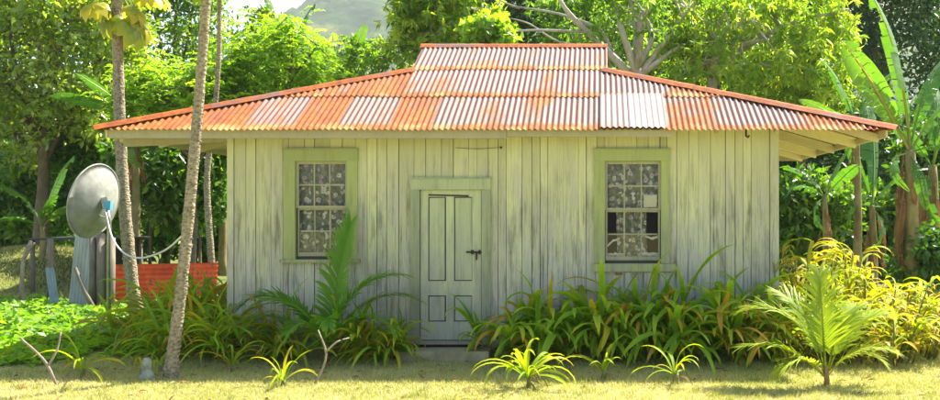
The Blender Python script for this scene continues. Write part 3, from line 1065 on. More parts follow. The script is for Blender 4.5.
def crown_points(n, c, r, seed, hollow=0.45, flat=0.0):
    """cluster centres in a lumpy ellipsoid"""
    g = np.random.default_rng(seed)
    d = unit(g.normal(size=(n, 3)))
    d[:, 2] = np.where((d[:, 2] < -0.75), -d[:, 2] * 0.6, d[:, 2])
    d = unit(d)
    k = g.integers(5, 9)
    lumps = unit(g.normal(size=(k, 3)))
    s = 0.80 + 0.30 * np.max(np.clip(d @ lumps.T, 0, 1) ** 3, axis=1)
    rad = hollow + (1 - hollow) * g.random(n) ** 0.6
    return np.array(c) + d * (s * rad)[:, None] * np.array(r)


def leaf_cloud(centers, crad, per, Lf, Wf, style, seed, up=0.7):
    g = np.random.default_rng(seed)
    C = len(centers)
    n = C * per
    cen = np.repeat(centers, per, 0)
    ctint = np.repeat(g.normal(0, 0.13, C), per)
    if style == 'whorl':                       # leaves spray from twig tips
        tips = 5
        off = unit(g.normal(size=(C * tips, 3))) * crad * (g.random((C * tips, 1)) ** 0.5)
        off[:, 2] *= 0.7
        idx = np.repeat(np.arange(C), per) * tips + g.integers(0, tips, n)
        pos = cen + off[idx] + g.normal(0, 0.02, (n, 3))
        ax = unit(g.normal(size=(n, 3))) + np.array([0, 0, -0.55])
        nr_ = np.array([0, 0, 1.0]) + g.normal(0, 0.45, (n, 3))
    elif style == 'pinnate':                   # leaflets in rows along drooping stalks
        st_, lf = max(2, per // 14), 14
        per2 = st_ * lf
        n = C * per2
        cen = np.repeat(centers, per2, 0)
        ctint = np.repeat(g.normal(0, 0.13, C), per2)
        base = np.repeat(centers + 0, st_, 0) + g.normal(0, crad * 0.5, (C * st_, 3))
        dr = unit(g.normal(size=(C * st_, 3)) * np.array([1, 1, 0.45]))
        sd = unit(np.cross(dr, np.array([0, 0, 1.0])))
        t = (np.arange(lf) // 2 + 0.5) / (lf / 2)
        sg = np.where(np.arange(lf) % 2 == 0, 1.0, -1.0)
        Ls = Lf * 3.4
        pos = base[:, None, :] + dr[:, None, :] * (t * Ls)[None, :, None] + np.array([0, 0, -1.0]) * (t ** 2 * Ls * 0.35)[None, :, None]
        ax = sd[:, None, :] * sg[None, :, None] + dr[:, None, :] * 0.6 + np.array([0, 0, -0.25]) + g.normal(0, 0.12, (C * st_, lf, 3))
        pos = pos.reshape(-1, 3)
        ax = ax.reshape(-1, 3)
        nr_ = np.array([0, 0, 1.0]) + g.normal(0, 0.2, (n, 3))
    else:
        u = unit(g.normal(size=(n, 3)))
        pos = cen + u * crad * (g.random((n, 1)) ** 0.45) * np.array([1, 1, 0.75])
        ax = u * 0.7 + g.normal(0, 0.7, (n, 3)) + np.array([0, 0, -0.3])
        nr_ = np.array([0, 0, up]) + g.normal(0, 0.55, (n, 3)) + u * 0.4
    sc = g.uniform(0.6, 1.25, n)
    V, F = leaves_np(pos, ax, nr_, Lf * sc, Wf * sc)
    tint = np.repeat(np.clip(0.5 + ctint + g.normal(0, 0.17, n), 0, 1), 4)
    return V, F, tint


def make_tree(name, label, base, trunk, r0, c, r, ncl, per, Lf, Wf, style, leafm, barkm, crad, seed, group=None, nlimb=6, extra_limbs=(), hollow=0.45, cat='tree'):
    t = thing(name, label, cat, base, group)
    b = Vector(base)
    rs = random.Random(seed)
    pts = bez([b + Vector((0, 0, -0.1))] + [Vector(p) for p in trunk], 10)
    MB().tube(pts, [r0 * (1 - 0.55 * i / 10) for i in range(11)], 9, wob=0.06).build('trunk', barkm, t, True)
    cen = crown_points(ncl, c, r, seed, hollow)
    top = pts[-1]
    cl = cen.copy()
    used = np.zeros(ncl, bool)
    for k in range(nlimb):
        tgt = Vector(cl[rs.randrange(ncl)])
        st_ = pts[rs.randint(6, 10)]
        mid = st_.lerp(tgt, 0.5) + Vector((rs.uniform(-.3, .3), rs.uniform(-.3, .3), rs.uniform(0.0, 0.4)))
        lp = bez([st_, mid, tgt], 8)
        mb = MB().tube(lp, [r0 * 0.42 * (1 - 0.8 * i / 8) + 0.008 for i in range(9)], 6)
        # twigs to the clusters close to this limb
        arr = np.array([tuple(q) for q in lp])
        dd = np.linalg.norm(cl[:, None, :] - arr[None], axis=2)
        near = np.where((dd.min(1) < max(r) * 0.5) & ~used)[0][:14]
        for q in near:
            used[q] = True
            a = lp[int(dd[q].argmin())]
            e = Vector(cl[q])
            m_ = a.lerp(e, 0.5) + Vector((rs.uniform(-.1, .1), rs.uniform(-.1, .1), rs.uniform(0, .15)))
            mb.tube([a, m_, e], [r0 * 0.13 + 0.004, r0 * 0.09 + 0.004, 0.004], 4, False)
        mb.build('limb', barkm, t, True)
    for lp, ra in extra_limbs:
        MB().tube(bez(lp, 12), [ra * (1 - 0.75 * i / 12) + 0.006 for i in range(13)], 7, wob=0.05).build('limb', barkm, t, True)
    V, F, T = leaf_cloud(cl, crad, per, Lf, Wf, style, seed + 1)
    link('crown', np_mesh('crown', V - np.array(b), F, leafm, T), t)
    return t


def ell(px, py, d, rx, ry, rd=None):
    """crown centre and radii from its extent in the photograph"""
    c = P(px, py, d)
    a, b_ = rx * d / FPX, ry * d / FPX
    return tuple(c), (a, rd or max(a * 0.8, 1.2), b_)


def gtree(name, label, px, d, crown, ncl, per, Lf, Wf, style, leafm, barkm, crad, seed, r0=0.14, group=None, **kw):
    x = (px - VPX) * d / FPX
    base = (x, d, gz(x, d))
    c, r = crown
    tr = [(x + 0.1, d, base[2] + (c[2] - base[2]) * 0.4), (c[0] * 0.4 + x * 0.6, (c[1] + d) / 2, c[2] - r[2] * 0.35)]
    return make_tree(name, label, base, tr, r0, c, r, ncl, per, Lf, Wf, style, M[leafm], M[barkm], crad, seed, group, **kw)


# ---------------------------------------------------------------- trees round the house
BG = 'trees growing behind the house'
gtree('broadleaf_tree', 'large tree with small glossy oval leaves rising behind the satellite dish', 40, 26, ell(45, 70, 26, 115, 140, 2.4), 380, 46, 0.20, 0.11, 'oval', 'leaf_gloss', 'brown_bark', 0.48, 21, 0.2, BG, nlimb=8)
gtree('broadleaf_tree', 'pale green tree with thin open crown between the papaya trunks', 165, 31, ell(160, 30, 31, 72, 115, 2.2), 260, 44, 0.19, 0.09, 'oval', 'leaf_olive', 'brown_bark', 0.5, 22, 0.15, BG)
gtree('feathery_tree', 'bright lime feathery tree leaning over the left eave of the roof', 190, 23, ell(180, 100, 23, 75, 45, 1.3), 120, 84, 0.15, 0.07, 'pinnate', 'leaf_lime', 'brown_bark', 0.35, 23, 0.09, BG)
gtree('feathery_tree', 'bushy lime green tree showing above the long hip below the open sky', 275, 24, ell(275, 72, 24, 70, 50, 1.4), 170, 84, 0.13, 0.06, 'pinnate', 'leaf_lime', 'brown_bark', 0.36, 24, 0.09, BG)
gtree('slender_tree', 'slender tree with sparse upright twigs against the open sky', 255, 27, ell(257, 48, 27, 24, 52, 0.9), 45, 40, 0.16, 0.07, 'whorl', 'leaf_olive', 'brown_bark', 0.4, 25, 0.07, BG)
gtree('slender_tree', 'thin pale twiggy tree below the wooded hill above the hip', 365, 27, ell(365, 72, 27, 42, 34, 1.0), 90, 44, 0.16, 0.06, 'whorl', 'leaf_mango', 'grey_bark', 0.42, 26, 0.07, BG)
gtree('yellow_green_tree', 'olive tree with drooping yellow green leaf tips beside the wooded hill', 435, 26, ell(446, 12, 26, 58, 66, 1.6), 210, 70, 0.22, 0.07, 'whorl', 'leaf_olive', 'grey_bark', 0.46, 27, 0.13, BG, nlimb=7)
gtree('lime_shrub', 'small rounded lime leaved tree just above the roof ridge', 492, 23, ell(490, 40, 23, 25, 22, 0.7), 46, 34, 0.2, 0.15, 'oval', 'leaf_lime', 'grey_bark', 0.24, 28, 0.06, BG)
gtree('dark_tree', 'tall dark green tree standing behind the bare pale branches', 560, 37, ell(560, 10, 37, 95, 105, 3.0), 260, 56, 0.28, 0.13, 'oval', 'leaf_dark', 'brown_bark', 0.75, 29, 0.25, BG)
# pale branching tree above the ridge: limbs as they show
d0 = 25.0
bt = [P(640, 92, d0), P(634, 70, d0)]
ex = [([P(634, 78, d0), P(598, 42, d0), P(575, 20, d0 - .3), P(560, 0, d0 - .4), P(548, -30, d0)], 0.10),
      ([P(634, 78, d0), P(612, 52, d0 + .3), P(600, 30, d0 + .5), P(560, 14, d0 + .7), P(512, 6, d0 + .8)], 0.07),
      ([P(636, 72, d0), P(622, 30, d0 - .2), P(615, 0, d0 - .3), P(600, -40, d0)], 0.10),
      ([P(638, 66, d0), P(652, 36, d0 + .2), P(640, 5, d0 + .4), P(628, -40, d0)], 0.08),
      ([P(585, 32, d0 - .2), P(540, 30, d0 - .5), P(505, 32, d0 - .6), P(478, 34, d0 - .6)], 0.035),
      ([P(600, 45, d0), P(560, 42, d0 - .3), P(530, 24, d0 - .4), P(510, 18, d0 - .5)], 0.03),
      ([P(520, 8, d0 + .8), P(500, 0, d0 + .8), P(490, -12, d0 + .8)], 0.025)]
c_, r_ = ell(640, 10, d0, 72, 60, 1.6)
make_tree('branching_tree', 'pale grey branching tree with sparse light leaves behind the gablet end', (P(641, 0, d0).x, d0, 0), bt, 0.19, c_, r_, 110, 34, 0.22, 0.06, 'whorl', M['leaf_mango'], M['grey_bark'], 0.42, 30, BG, 5, ex)
gtree('light_tree', 'light green tree filling in behind the pale bare limbs', 612, 30, ell(605, 32, 30, 80, 62, 1.8), 170, 46, 0.23, 0.08, 'whorl', 'leaf_mango', 'grey_bark', 0.5, 41, 0.13, BG)
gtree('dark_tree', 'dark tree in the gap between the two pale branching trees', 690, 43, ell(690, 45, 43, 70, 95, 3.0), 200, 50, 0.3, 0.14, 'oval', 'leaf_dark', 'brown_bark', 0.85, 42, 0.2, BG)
gtree('light_tree', 'yellow green tree sloping down to the end of the roof', 800, 27.5, ell(805, 85, 27.5, 62, 55, 1.5), 150, 46, 0.23, 0.07, 'whorl', 'leaf_mango', 'brown_bark', 0.45, 43, 0.1, BG)
bt = [P(712, 100, d0 + 1), P(711, 62, d0 + 1)]
ex = [([P(711, 70, d0 + 1), P(716, 40, d0 + 1), P(722, 18, d0 + .8), P(740, -10, d0 + .6)], 0.11),
      ([P(711, 66, d0 + 1), P(694, 46, d0 + 1.2), P(688, 20, d0 + 1.4), P(680, -20, d0 + 1.4)], 0.09),
      ([P(712, 66, d0 + 1), P(740, 46, d0 + .6), P(772, 38, d0 + .2), P(815, 24, d0)], 0.07),
      ([P(712, 72, d0 + 1), P(700, 58, d0 + .8), P(676, 66, d0 + .6), P(650, 68, d0 + .5)], 0.045),
      ([P(728, 50, d0 + .8), P(752, 24, d0 + .6), P(760, 15, d0 + .5)], 0.04)]
c_, r_ = ell(758, 48, d0 + 0.5, 105, 70, 2.0)
make_tree('spreading_tree', 'wide spreading light green tree with pale forked trunk over the roof end', (P(713, 0, d0 + 1).x, d0 + 1, 0), bt, 0.2, c_, r_, 300, 46, 0.24, 0.065, 'whorl', M['leaf_mango'], M['grey_bark'], 0.46, 31, BG, 7, ex)
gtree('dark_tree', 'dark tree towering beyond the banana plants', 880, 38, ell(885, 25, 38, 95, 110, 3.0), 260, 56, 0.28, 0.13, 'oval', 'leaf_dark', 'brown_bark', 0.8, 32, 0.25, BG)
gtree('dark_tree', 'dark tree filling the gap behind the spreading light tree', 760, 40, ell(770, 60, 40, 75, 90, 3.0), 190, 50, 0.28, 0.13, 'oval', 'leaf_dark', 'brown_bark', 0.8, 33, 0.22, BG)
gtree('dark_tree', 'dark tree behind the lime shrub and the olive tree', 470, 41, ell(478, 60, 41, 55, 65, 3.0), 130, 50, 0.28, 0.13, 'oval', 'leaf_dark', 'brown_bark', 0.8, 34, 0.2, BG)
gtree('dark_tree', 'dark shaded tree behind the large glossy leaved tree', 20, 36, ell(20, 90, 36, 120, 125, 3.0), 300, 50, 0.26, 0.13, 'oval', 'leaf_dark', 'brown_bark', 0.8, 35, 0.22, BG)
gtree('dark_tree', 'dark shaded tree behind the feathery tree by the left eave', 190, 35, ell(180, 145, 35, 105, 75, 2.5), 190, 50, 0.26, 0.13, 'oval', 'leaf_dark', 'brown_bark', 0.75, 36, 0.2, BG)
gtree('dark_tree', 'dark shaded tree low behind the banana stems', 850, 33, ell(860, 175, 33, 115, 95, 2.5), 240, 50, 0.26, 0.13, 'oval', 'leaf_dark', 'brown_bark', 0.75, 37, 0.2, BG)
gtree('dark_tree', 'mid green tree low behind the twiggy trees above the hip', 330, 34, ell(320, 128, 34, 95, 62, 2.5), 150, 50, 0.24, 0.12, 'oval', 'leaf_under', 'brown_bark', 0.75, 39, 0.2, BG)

# the wood beyond: one far mass
g = np.random.default_rng(90)
nw = 1500
wc = np.stack([g.uniform(-52, 34, nw), g.uniform(46, 60, nw), np.zeros(nw)], 1)
wc[:, 2] = np.array([gz(a[0], a[1]) for a in wc]) + g.uniform(0.2, 1, nw) ** 0.8 * np.array([6.0 + 2.2 * mnoise.noise(Vector((a[0] * 0.16, 0, 3))) for a in wc])
V, F, T = leaf_cloud(wc, 0.9, 34, 0.42, 0.2, 'oval', 91)
o = link('far_woodland', np_mesh('far_woodland', V, F, M['leaf_under'], T))
props(o, 'dark far wood closing the view behind the trees', 'woodland', None, 'stuff')

# shrubs in the shade
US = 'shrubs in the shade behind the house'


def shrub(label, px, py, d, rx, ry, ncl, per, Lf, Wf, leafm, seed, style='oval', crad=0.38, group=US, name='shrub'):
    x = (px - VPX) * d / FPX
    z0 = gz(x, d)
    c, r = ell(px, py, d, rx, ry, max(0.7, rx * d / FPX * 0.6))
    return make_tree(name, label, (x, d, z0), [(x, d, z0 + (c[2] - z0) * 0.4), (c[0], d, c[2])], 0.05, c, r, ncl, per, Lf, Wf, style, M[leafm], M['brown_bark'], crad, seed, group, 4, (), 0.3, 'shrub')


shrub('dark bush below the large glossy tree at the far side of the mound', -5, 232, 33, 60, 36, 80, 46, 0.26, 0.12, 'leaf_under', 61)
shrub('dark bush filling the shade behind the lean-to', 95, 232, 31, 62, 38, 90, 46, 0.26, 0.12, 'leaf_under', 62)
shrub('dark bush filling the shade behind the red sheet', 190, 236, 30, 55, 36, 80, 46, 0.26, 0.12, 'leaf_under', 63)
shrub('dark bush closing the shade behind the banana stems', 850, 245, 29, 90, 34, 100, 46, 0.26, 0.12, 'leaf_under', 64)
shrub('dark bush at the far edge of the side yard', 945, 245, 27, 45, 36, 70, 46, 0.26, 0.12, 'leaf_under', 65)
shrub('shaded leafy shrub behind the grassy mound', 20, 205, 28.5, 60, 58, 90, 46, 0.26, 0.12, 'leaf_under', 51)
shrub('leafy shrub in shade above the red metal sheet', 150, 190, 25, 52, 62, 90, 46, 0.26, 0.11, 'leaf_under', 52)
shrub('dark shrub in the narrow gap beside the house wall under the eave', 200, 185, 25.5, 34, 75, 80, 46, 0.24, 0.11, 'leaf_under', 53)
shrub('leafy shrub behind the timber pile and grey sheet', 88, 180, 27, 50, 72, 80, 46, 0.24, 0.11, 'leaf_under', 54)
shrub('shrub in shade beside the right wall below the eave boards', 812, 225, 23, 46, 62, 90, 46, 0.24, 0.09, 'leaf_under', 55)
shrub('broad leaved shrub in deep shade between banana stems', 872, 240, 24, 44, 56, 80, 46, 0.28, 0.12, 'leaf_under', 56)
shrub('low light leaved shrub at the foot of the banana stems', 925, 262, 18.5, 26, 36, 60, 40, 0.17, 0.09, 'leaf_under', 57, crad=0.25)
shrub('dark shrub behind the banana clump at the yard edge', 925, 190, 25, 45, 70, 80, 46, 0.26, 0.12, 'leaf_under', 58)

# ---------------------------------------------------------------- leaf shapes used many times
def banana_leaf_mesh(Lg, Wd, elev, bend, tear, seed, mat, name='banana_leaf'):
    """stalk and torn blade arching in the local XZ plane, starting at the origin"""
    g = random.Random(seed)
    n = 22
    pts, th, p = [], elev, Vector((0, 0, 0))
    seg = Lg / n
    for i in range(n + 1):
        pts.append(p.copy())
        p = p + Vector((math.cos(th), 0, math.sin(th))) * seg
        th -= bend / n * (0.5 + 1.4 * i / n)
    V, F, T = [], [], []
    for i in range(n + 1):                                # midrib: thin three-sided rod
        rr = 0.030 * (1 - 0.85 * i / n) * Lg / 2.2
        for a in (0.5, 2.6, 4.7):
            V.append(pts[i] + Vector((0, math.cos(a) * rr, math.sin(a) * rr)))
            T.append(0.85)
    for i in range(n):
        for k in range(3):
            k2 = (k + 1) % 3
            F.append((i * 3 + k, i * 3 + k2, (i + 1) * 3 + k2, (i + 1) * 3 + k))
    st0 = 4
    for s in (-1, 1):
        hang = g.uniform(-0.15, 0.15)
        for i in range(st0, n):
            f0, f1 = (i - st0) / (n - st0), (i + 1 - st0) / (n - st0)
            w0 = Wd / 2 * math.sin(PI * min(1, f0 * 0.9 + 0.10)) ** 0.55
            w1 = Wd / 2 * math.sin(PI * min(0.997, f1 * 0.9 + 0.10)) ** 0.55
            if g.random() < tear:
                hang = g.uniform(-0.9, 0.25)
            d = (pts[i + 1] - pts[i]).normalized()
            up = Vector((-d.z, 0, d.x))
            gap = 0.14 if g.random() < tear else 0.0
            a, b = pts[i], pts[i + 1].lerp(pts[i], gap)
            lean = d * 0.12 * Wd
            o = len(V)
            for base, w, q in ((a, w0, 0), (b, w1, 1)):
                V.append(base + Vector((0, s * 0.008, 0)))
                V.append(base + Vector((0, s * w * 0.55, 0)) + up * w * (0.20 + hang * 0.3) + lean * 0.5)
                V.append(base + Vector((0, s * w, 0)) + up * w * (0.12 + hang) + lean + Vector((0, 0, -0.06 * w)))
                T += [0.5, 0.42 + g.uniform(-.06, .06), 0.4 + g.uniform(-.1, .25)]
            F.append((o, o + 1, o + 4, o + 3))
            F.append((o + 1, o + 2, o + 5, o + 4))
    return np_mesh(name, [tuple(v) for v in V], F, mat, T)


BAN = [banana_leaf_mesh(1.0, 0.16, 0.0, b, t, 100 + i, M['banana_leaf']) for i, (b, t) in enumerate(((0.6, 0.3), (1.0, 0.55), (1.4, 0.6), (0.4, 0.4), (1.8, 0.6)))]
BDEAD = [banana_leaf_mesh(1.0, 0.13, 0.0, b, 0.8, 130 + i, M['banana_dead'], 'dry_leaf') for i, b in enumerate((0.5, 0.9))]


def place_leaf(parent, me, origin, tip, roll=0.0, width=1.0, name='leaf'):
    """put a unit-length leaf so that it runs from origin towards tip; both in world coordinates"""
    o_, t_ = Vector(origin), Vector(tip)
    d = t_ - o_
    x = d.normalized()
    z = Vector((0, 0, 1))
    if abs(x.dot(z)) > 0.985:
        z = Vector((0.3, -1, 0)).normalized()
    y = z.cross(x).normalized()
    z = x.cross(y)
    R = Matrix((x, y, z)).transposed() @ Matrix.Rotation(roll, 3, 'X')
    o = link(name, me, parent, o_ - wloc(parent))
    o.rotation_euler = R.to_euler()
    ln = d.length * 1.08
    o.scale = (ln, ln * width, ln)
    return o


def banana(label, base, h, r, leaves, seed, group, dead=4, lean=(0, 0)):
    """leaves: list of (tip point, variant, roll, width) from the crown, or a number for a plain rosette"""
    g = random.Random(seed)
    b = Vector(base)
    t = thing('banana_plant', label, 'banana plant', b, group)
    top = b + Vector((lean[0], lean[1], h))
    pts = bez([b + Vector((0, 0, -0.05)), b.lerp(top, 0.5) + Vector((0.03, 0, 0)), top], 10)
    MB().tube(pts, [r * (1 - 0.5 * i / 10) * (1 + 0.05 * (i % 2)) for i in range(11)], 10, wob=0.05).build('stem', M['banana_stem'], t, True)
    if isinstance(leaves, int):
        lf = []
        for k in range(leaves):
            a = k * 2.4 + g.uniform(-0.3, 0.3)
            e = g.uniform(0.25, 1.35)
            ln = g.uniform(1.3, 2.1)
            lf.append((top + Vector((math.cos(a) * math.cos(e), math.sin(a) * math.cos(e), math.sin(e))) * ln, g.randrange(5), g.uniform(-.3, .3), g.uniform(0.9, 1.2)))
        leaves = lf
    for tip, var, roll, wd in leaves:
        place_leaf(t, BAN[var], top - Vector((0, 0, 0.05)), tip, roll, wd)
    for k in range(dead):
        a = g.uniform(0, 2 * PI)
        z = h * g.uniform(0.62, 0.98)
        p0 = b.lerp(top, z / h) + Vector((math.cos(a), math.sin(a), 0)) * r * 0.7
        p1 = p0 + Vector((math.cos(a) * g.uniform(.15, .4), math.sin(a) * g.uniform(.15, .4), -g.uniform(0.7, 1.5)))
        if p1.z < b.z + 0.1:
            p1.z = b.z + 0.1
        place_leaf(t, BDEAD[k % 2], p0, p1, g.uniform(-1, 1), 1.0, 'dry_leaf')
    return t


BR = 'banana plants beside the yard'
# tall clump at the right of the house
t0 = P(905, 150, 18.3)
b0 = (t0.x + 0.1, 18.3, 0)
banana('tallest banana plant with brown hanging sheaths and upright torn leaves', b0, t0.z, 0.17,
       [(P(842, 22, 17.9), 1, 0.9, 1.05), (P(900, 2, 18.6), 3, 1.35, 1.0), (P(930, 30, 18.2), 1, -1.2, 1.0), (P(975, 128, 17.6), 2, -0.4, 1.1),
        (P(858, 160, 17.2), 2, 0.9, 0.8), (P(880, 90, 18.9), 3, 1.2, 1.0), (P(955, 60, 18.8), 1, -0.8, 1.0), (P(925, 190, 17.3), 4, 0.3, 1.0)], 201, BR, 11)
t1 = P(930, 165, 19.2)
banana('banana plant with shaggy dry trunk leaning out of the tall clump', (t1.x + 0.05, 19.2, 0), t1.z, 0.16,
       [(P(948, 60, 19.4), 1, 1.1, 1.0), (P(960, 60, 19.0), 1, -0.6, 1.0), (P(895, 110, 18.6), 1, 0.7, 0.9), (P(965, 150, 18.2), 2, -0.3, 1.0), (P(905, 215, 18.6), 4, .4, .9)], 202, BR, 10)
t2 = P(822, 195, 20.5)
banana('slim banana plant with torn leaves under the right eave', (t2.x + 0.05, 20.5, 0), t2.z, 0.09,
       [(P(868, 148, 19.6), 1, -0.9, 1.1), (P(784, 168, 20.2), 2, 0.5, 1.0), (P(800, 150, 21.2), 1, 0.5, 1.0), (P(842, 140, 21.2), 3, -0.8, 1.0), (P(795, 215, 19.9), 4, 0.6, 0.9)], 203, BR, 4)
t3 = P(872, 205, 22.0)
banana('banana plant in deep shade behind the tall clump', (t3.x, 22.0, 0), t3.z, 0.12,
       [(P(850, 130, 22.0), 3, 0.8, 1.0), (P(905, 150, 22.4), 1, -0.6, 1.0), (P(838, 195, 21.4), 2, 0.4, 1.0), (P(880, 95, 22.6), 3, 1.0, 1.0), (P(905, 240, 21.3), 4, -.4, 1.0)], 204, BR, 6)
t6 = P(852, 125, 21.6)
banana('banana plant whose ribbed leaves rise beyond the end of the roof', (t6.x + 0.1, 21.6, 0), t6.z, 0.11,
       [(P(800, 95, 21.2), 3, 0.9, 1.0), (P(870, 60, 21.9), 1, -0.9, 1.0), (P(836, 60, 22.1), 3, 1.0, 1.0), (P(888, 105, 20.9), 4, -0.3, 1.0)], 207, BR, 4)
# left of the house
t4 = P(122, 118, 23.5)
banana('banana plant with broad leaves behind the papaya trunk above the dish', (t4.x + 0.3, 23.5, 0.1), t4.z, 0.13,
       [(P(86, 72, 23.2), 3, 0.9, 1.25), (P(58, 86, 22.8), 0, 0.9, 1.1), (P(150, 55, 23.7), 3, 1.0, 1.0), (P(160, 112, 22.8), 2, -0.4, 1.0), (P(100, 158, 22.5), 4, 0.4, 1.0)], 205, BR, 4)
t5 = P(42, 225, 24.2)
banana('young banana plant in shade above the mound beside the dish', (t5.x, 24.2, gz(t5.x, 24.2)), t5.z - gz(t5.x, 24.2), 0.09,
       [(P(58, 158, 24.0), 3, 1.2, 1.3), (P(2, 205, 23.6), 1, 0.5, 1.2), (P(20, 170, 24.4), 1, 0.7, 1.0), (P(78, 190, 24.0), 1, -0.6, 1.0), (P(48, 186, 23.4), 0, 0.4, 1.2)], 206, BR, 2)
for px, tips, lab, d, s in ((285, ((278, -12, 3, 1.2, 0.9), (291, 52, 4, 0.5, 0.9), (262, 45, 1, 0.7, 0.9), (308, 38, 1, -.7, .9), (300, 5, 3, 1.2, .8)), 'banana plant with upright leaf against the pale sky', 29.0, 208),
                            (340, ((366, 26, 3, -1.0, 1.2), (322, 36, 0, 0.8, 1.3), (352, 30, 1, 0.9, 1.0), (312, 66, 2, 0.5, 1.0), (372, 60, 2, -.5, 1.0)), 'banana plant with slanting leaves in front of the wooded hill', 27.0, 209),
                            (222, ((205, 28, 3, 1.0, 0.9), (250, 60, 1, -0.7, 0.9), (200, 60, 1, 0.5, 1.0), (262, 70, 2, -.5, .9)), 'banana plant showing among feathery leaves beside the slim trunk', 28.0, 210)):
    tt = P(px, 78, d)
    banana(lab, (tt.x, d, 0), tt.z, 0.12, [(P(a, b, d - 0.3), v, ro, w) for a, b, v, ro, w in tips], s, BR, 2)


# ---------------------------------------------------------------- papaya trees
def papaya_leaf_mesh(seed):
    """long stalk, seven-lobed hanging blade; unit length along +X"""
    g = random.Random(seed)
    V, F, T = [], [], []
    for i in range(5):
        x = 0.62 * i / 4
        for a in (0.5, 2.6, 4.7):
            V.append((x, math.cos(a) * 0.012, math.sin(a) * 0.012 - 0.10 * (i / 4) ** 2))
            T.append(0.6)
    for i in range(4):
        for k in range(3):
            k2 = (k + 1) % 3
            F.append((i * 3 + k, i * 3 + k2, (i + 1) * 3 + k2, (i + 1) * 3 + k))
    c = Vector((0.62, 0, -0.10))
    for k in range(7):
        a = (k - 3) * 0.62
        ln = 0.40 - 0.035 * abs(k - 3) + g.uniform(-.02, .02)
        d = Vector((math.cos(a), math.sin(a), 0))
        s = Vector((-d.y, d.x, 0))
        o = len(V)
        sag = g.uniform(0.35, 0.7)
        for f, w, zz in ((0.0, 0.02, 0), (0.45, 0.10, -0.04), (0.75, 0.09, -0.16), (1.0, 0.004, -0.36)):
            for q in (-1, 1):
                V.append(tuple(c + d * ln * f * (1 - 0.25 * f) + s * q * w + Vector((0, 0, zz * sag - 0.02 * abs(q)))))
                T.append(0.6 + 0.25 * f + g.uniform(-.1, .1))
        for i in range(3):
            F.append((o + i * 2, o + i * 2 + 1, o + i * 2 + 3, o + i * 2 + 2))
    return np_mesh('papaya_leaf', V, F, M['papaya_leaf'], T)


PAP = [papaya_leaf_mesh(300 + k) for k in range(4)]


def papaya(label, path, r0, r1, seed, nleaf=16, hang=()):
    g = random.Random(seed)
    pts = bez(path, 44)
    t = thing('papaya_tree', label, 'papaya tree', Vector((pts[0].x, pts[0].y, 0)), 'papaya trees with bare ringed trunks')
    pts[0].z -= 0.08
    n = len(pts)
    rad = [(r0 + (r1 - r0) * (i / (n - 1)) ** 0.8) * (1.0 + 0.05 * math.sin(i * 2.3) + 0.03 * g.uniform(-1, 1)) * (1 + 0.35 * max(0, 1 - i / 2.2)) for i in range(n)]
    MB().tube(pts, rad, 14, wob=0.025).build('trunk', M['papaya_bark'], t, True)
    # leaf scars: small knobs winding up the trunk
    mb = MB()
    for k in range(int(n * 4.2)):
        f = g.uniform(0.02, 0.98) * (n - 1)
        i = int(f)
        p = pts[i].lerp(pts[i + 1], f - i)
        a = k * 2.4
        d = Vector((math.cos(a), math.sin(a), 0))
        rr = rad[i]
        mb.tube([p + d * rr * 0.9, p + d * (rr + 0.010) + Vector((0, 0, 0.004))], [rr * 0.26, rr * 0.12], 6)
    ks = mb.build('leaf_scars', M['papaya_bark'], t)
    ks['kind'] = 'stuff'
    top = pts[-1]
    for k in range(nleaf):
        a = k * 2.4 + g.uniform(-.2, .2)
        e = 1.25 - 1.9 * k / nleaf + g.uniform(-.1, .1)
        ln = g.uniform(0.85, 1.15)
        tip = top + Vector((math.cos(a) * math.cos(e), math.sin(a) * math.cos(e), math.sin(e))) * ln
        place_leaf(t, PAP[k % 4], top - Vector((0, 0, 0.12 * (k / nleaf))), tip)
    for tip in hang:
        place_leaf(t, PAP[g.randrange(4)], top - Vector((0, 0, 0.15)), tip)
    return t


d = 11.3
papaya('bare papaya trunk leaning up past the front eave out of the strap leaves',
       [on_ground(170, 378), P(181, 290, d), P(192, 180, d), P(200, 85, d), P(206, 0, d), P(209, -75, d)], 0.070, 0.050, 401, 14)
d = 17.4
papaya('papaya trunk standing close behind the satellite dish with yellowing hanging leaves',
       [(P(138, 300, d).x, d, 0), P(133, 290, d), P(124, 200, d), P(119, 100, d), P(117, 0, d), P(116, -22, d)], 0.118, 0.082, 402, 16,
       [P(99, 30, 17.0), P(92, 22, 17.3), P(152, 34, 17.1), P(162, 30, 17.4), P(150, 12, 17.2), P(76, 5, 17.3)])
d = 20.5
papaya('slim papaya trunk behind the house rising beside the left wall',
       [(P(214, 300, d).x, d, 0), P(212, 270, d), P(207, 180, d), P(214, 120, d), P(219, 50, d), P(219, -28, d)], 0.085, 0.04, 403, 11)


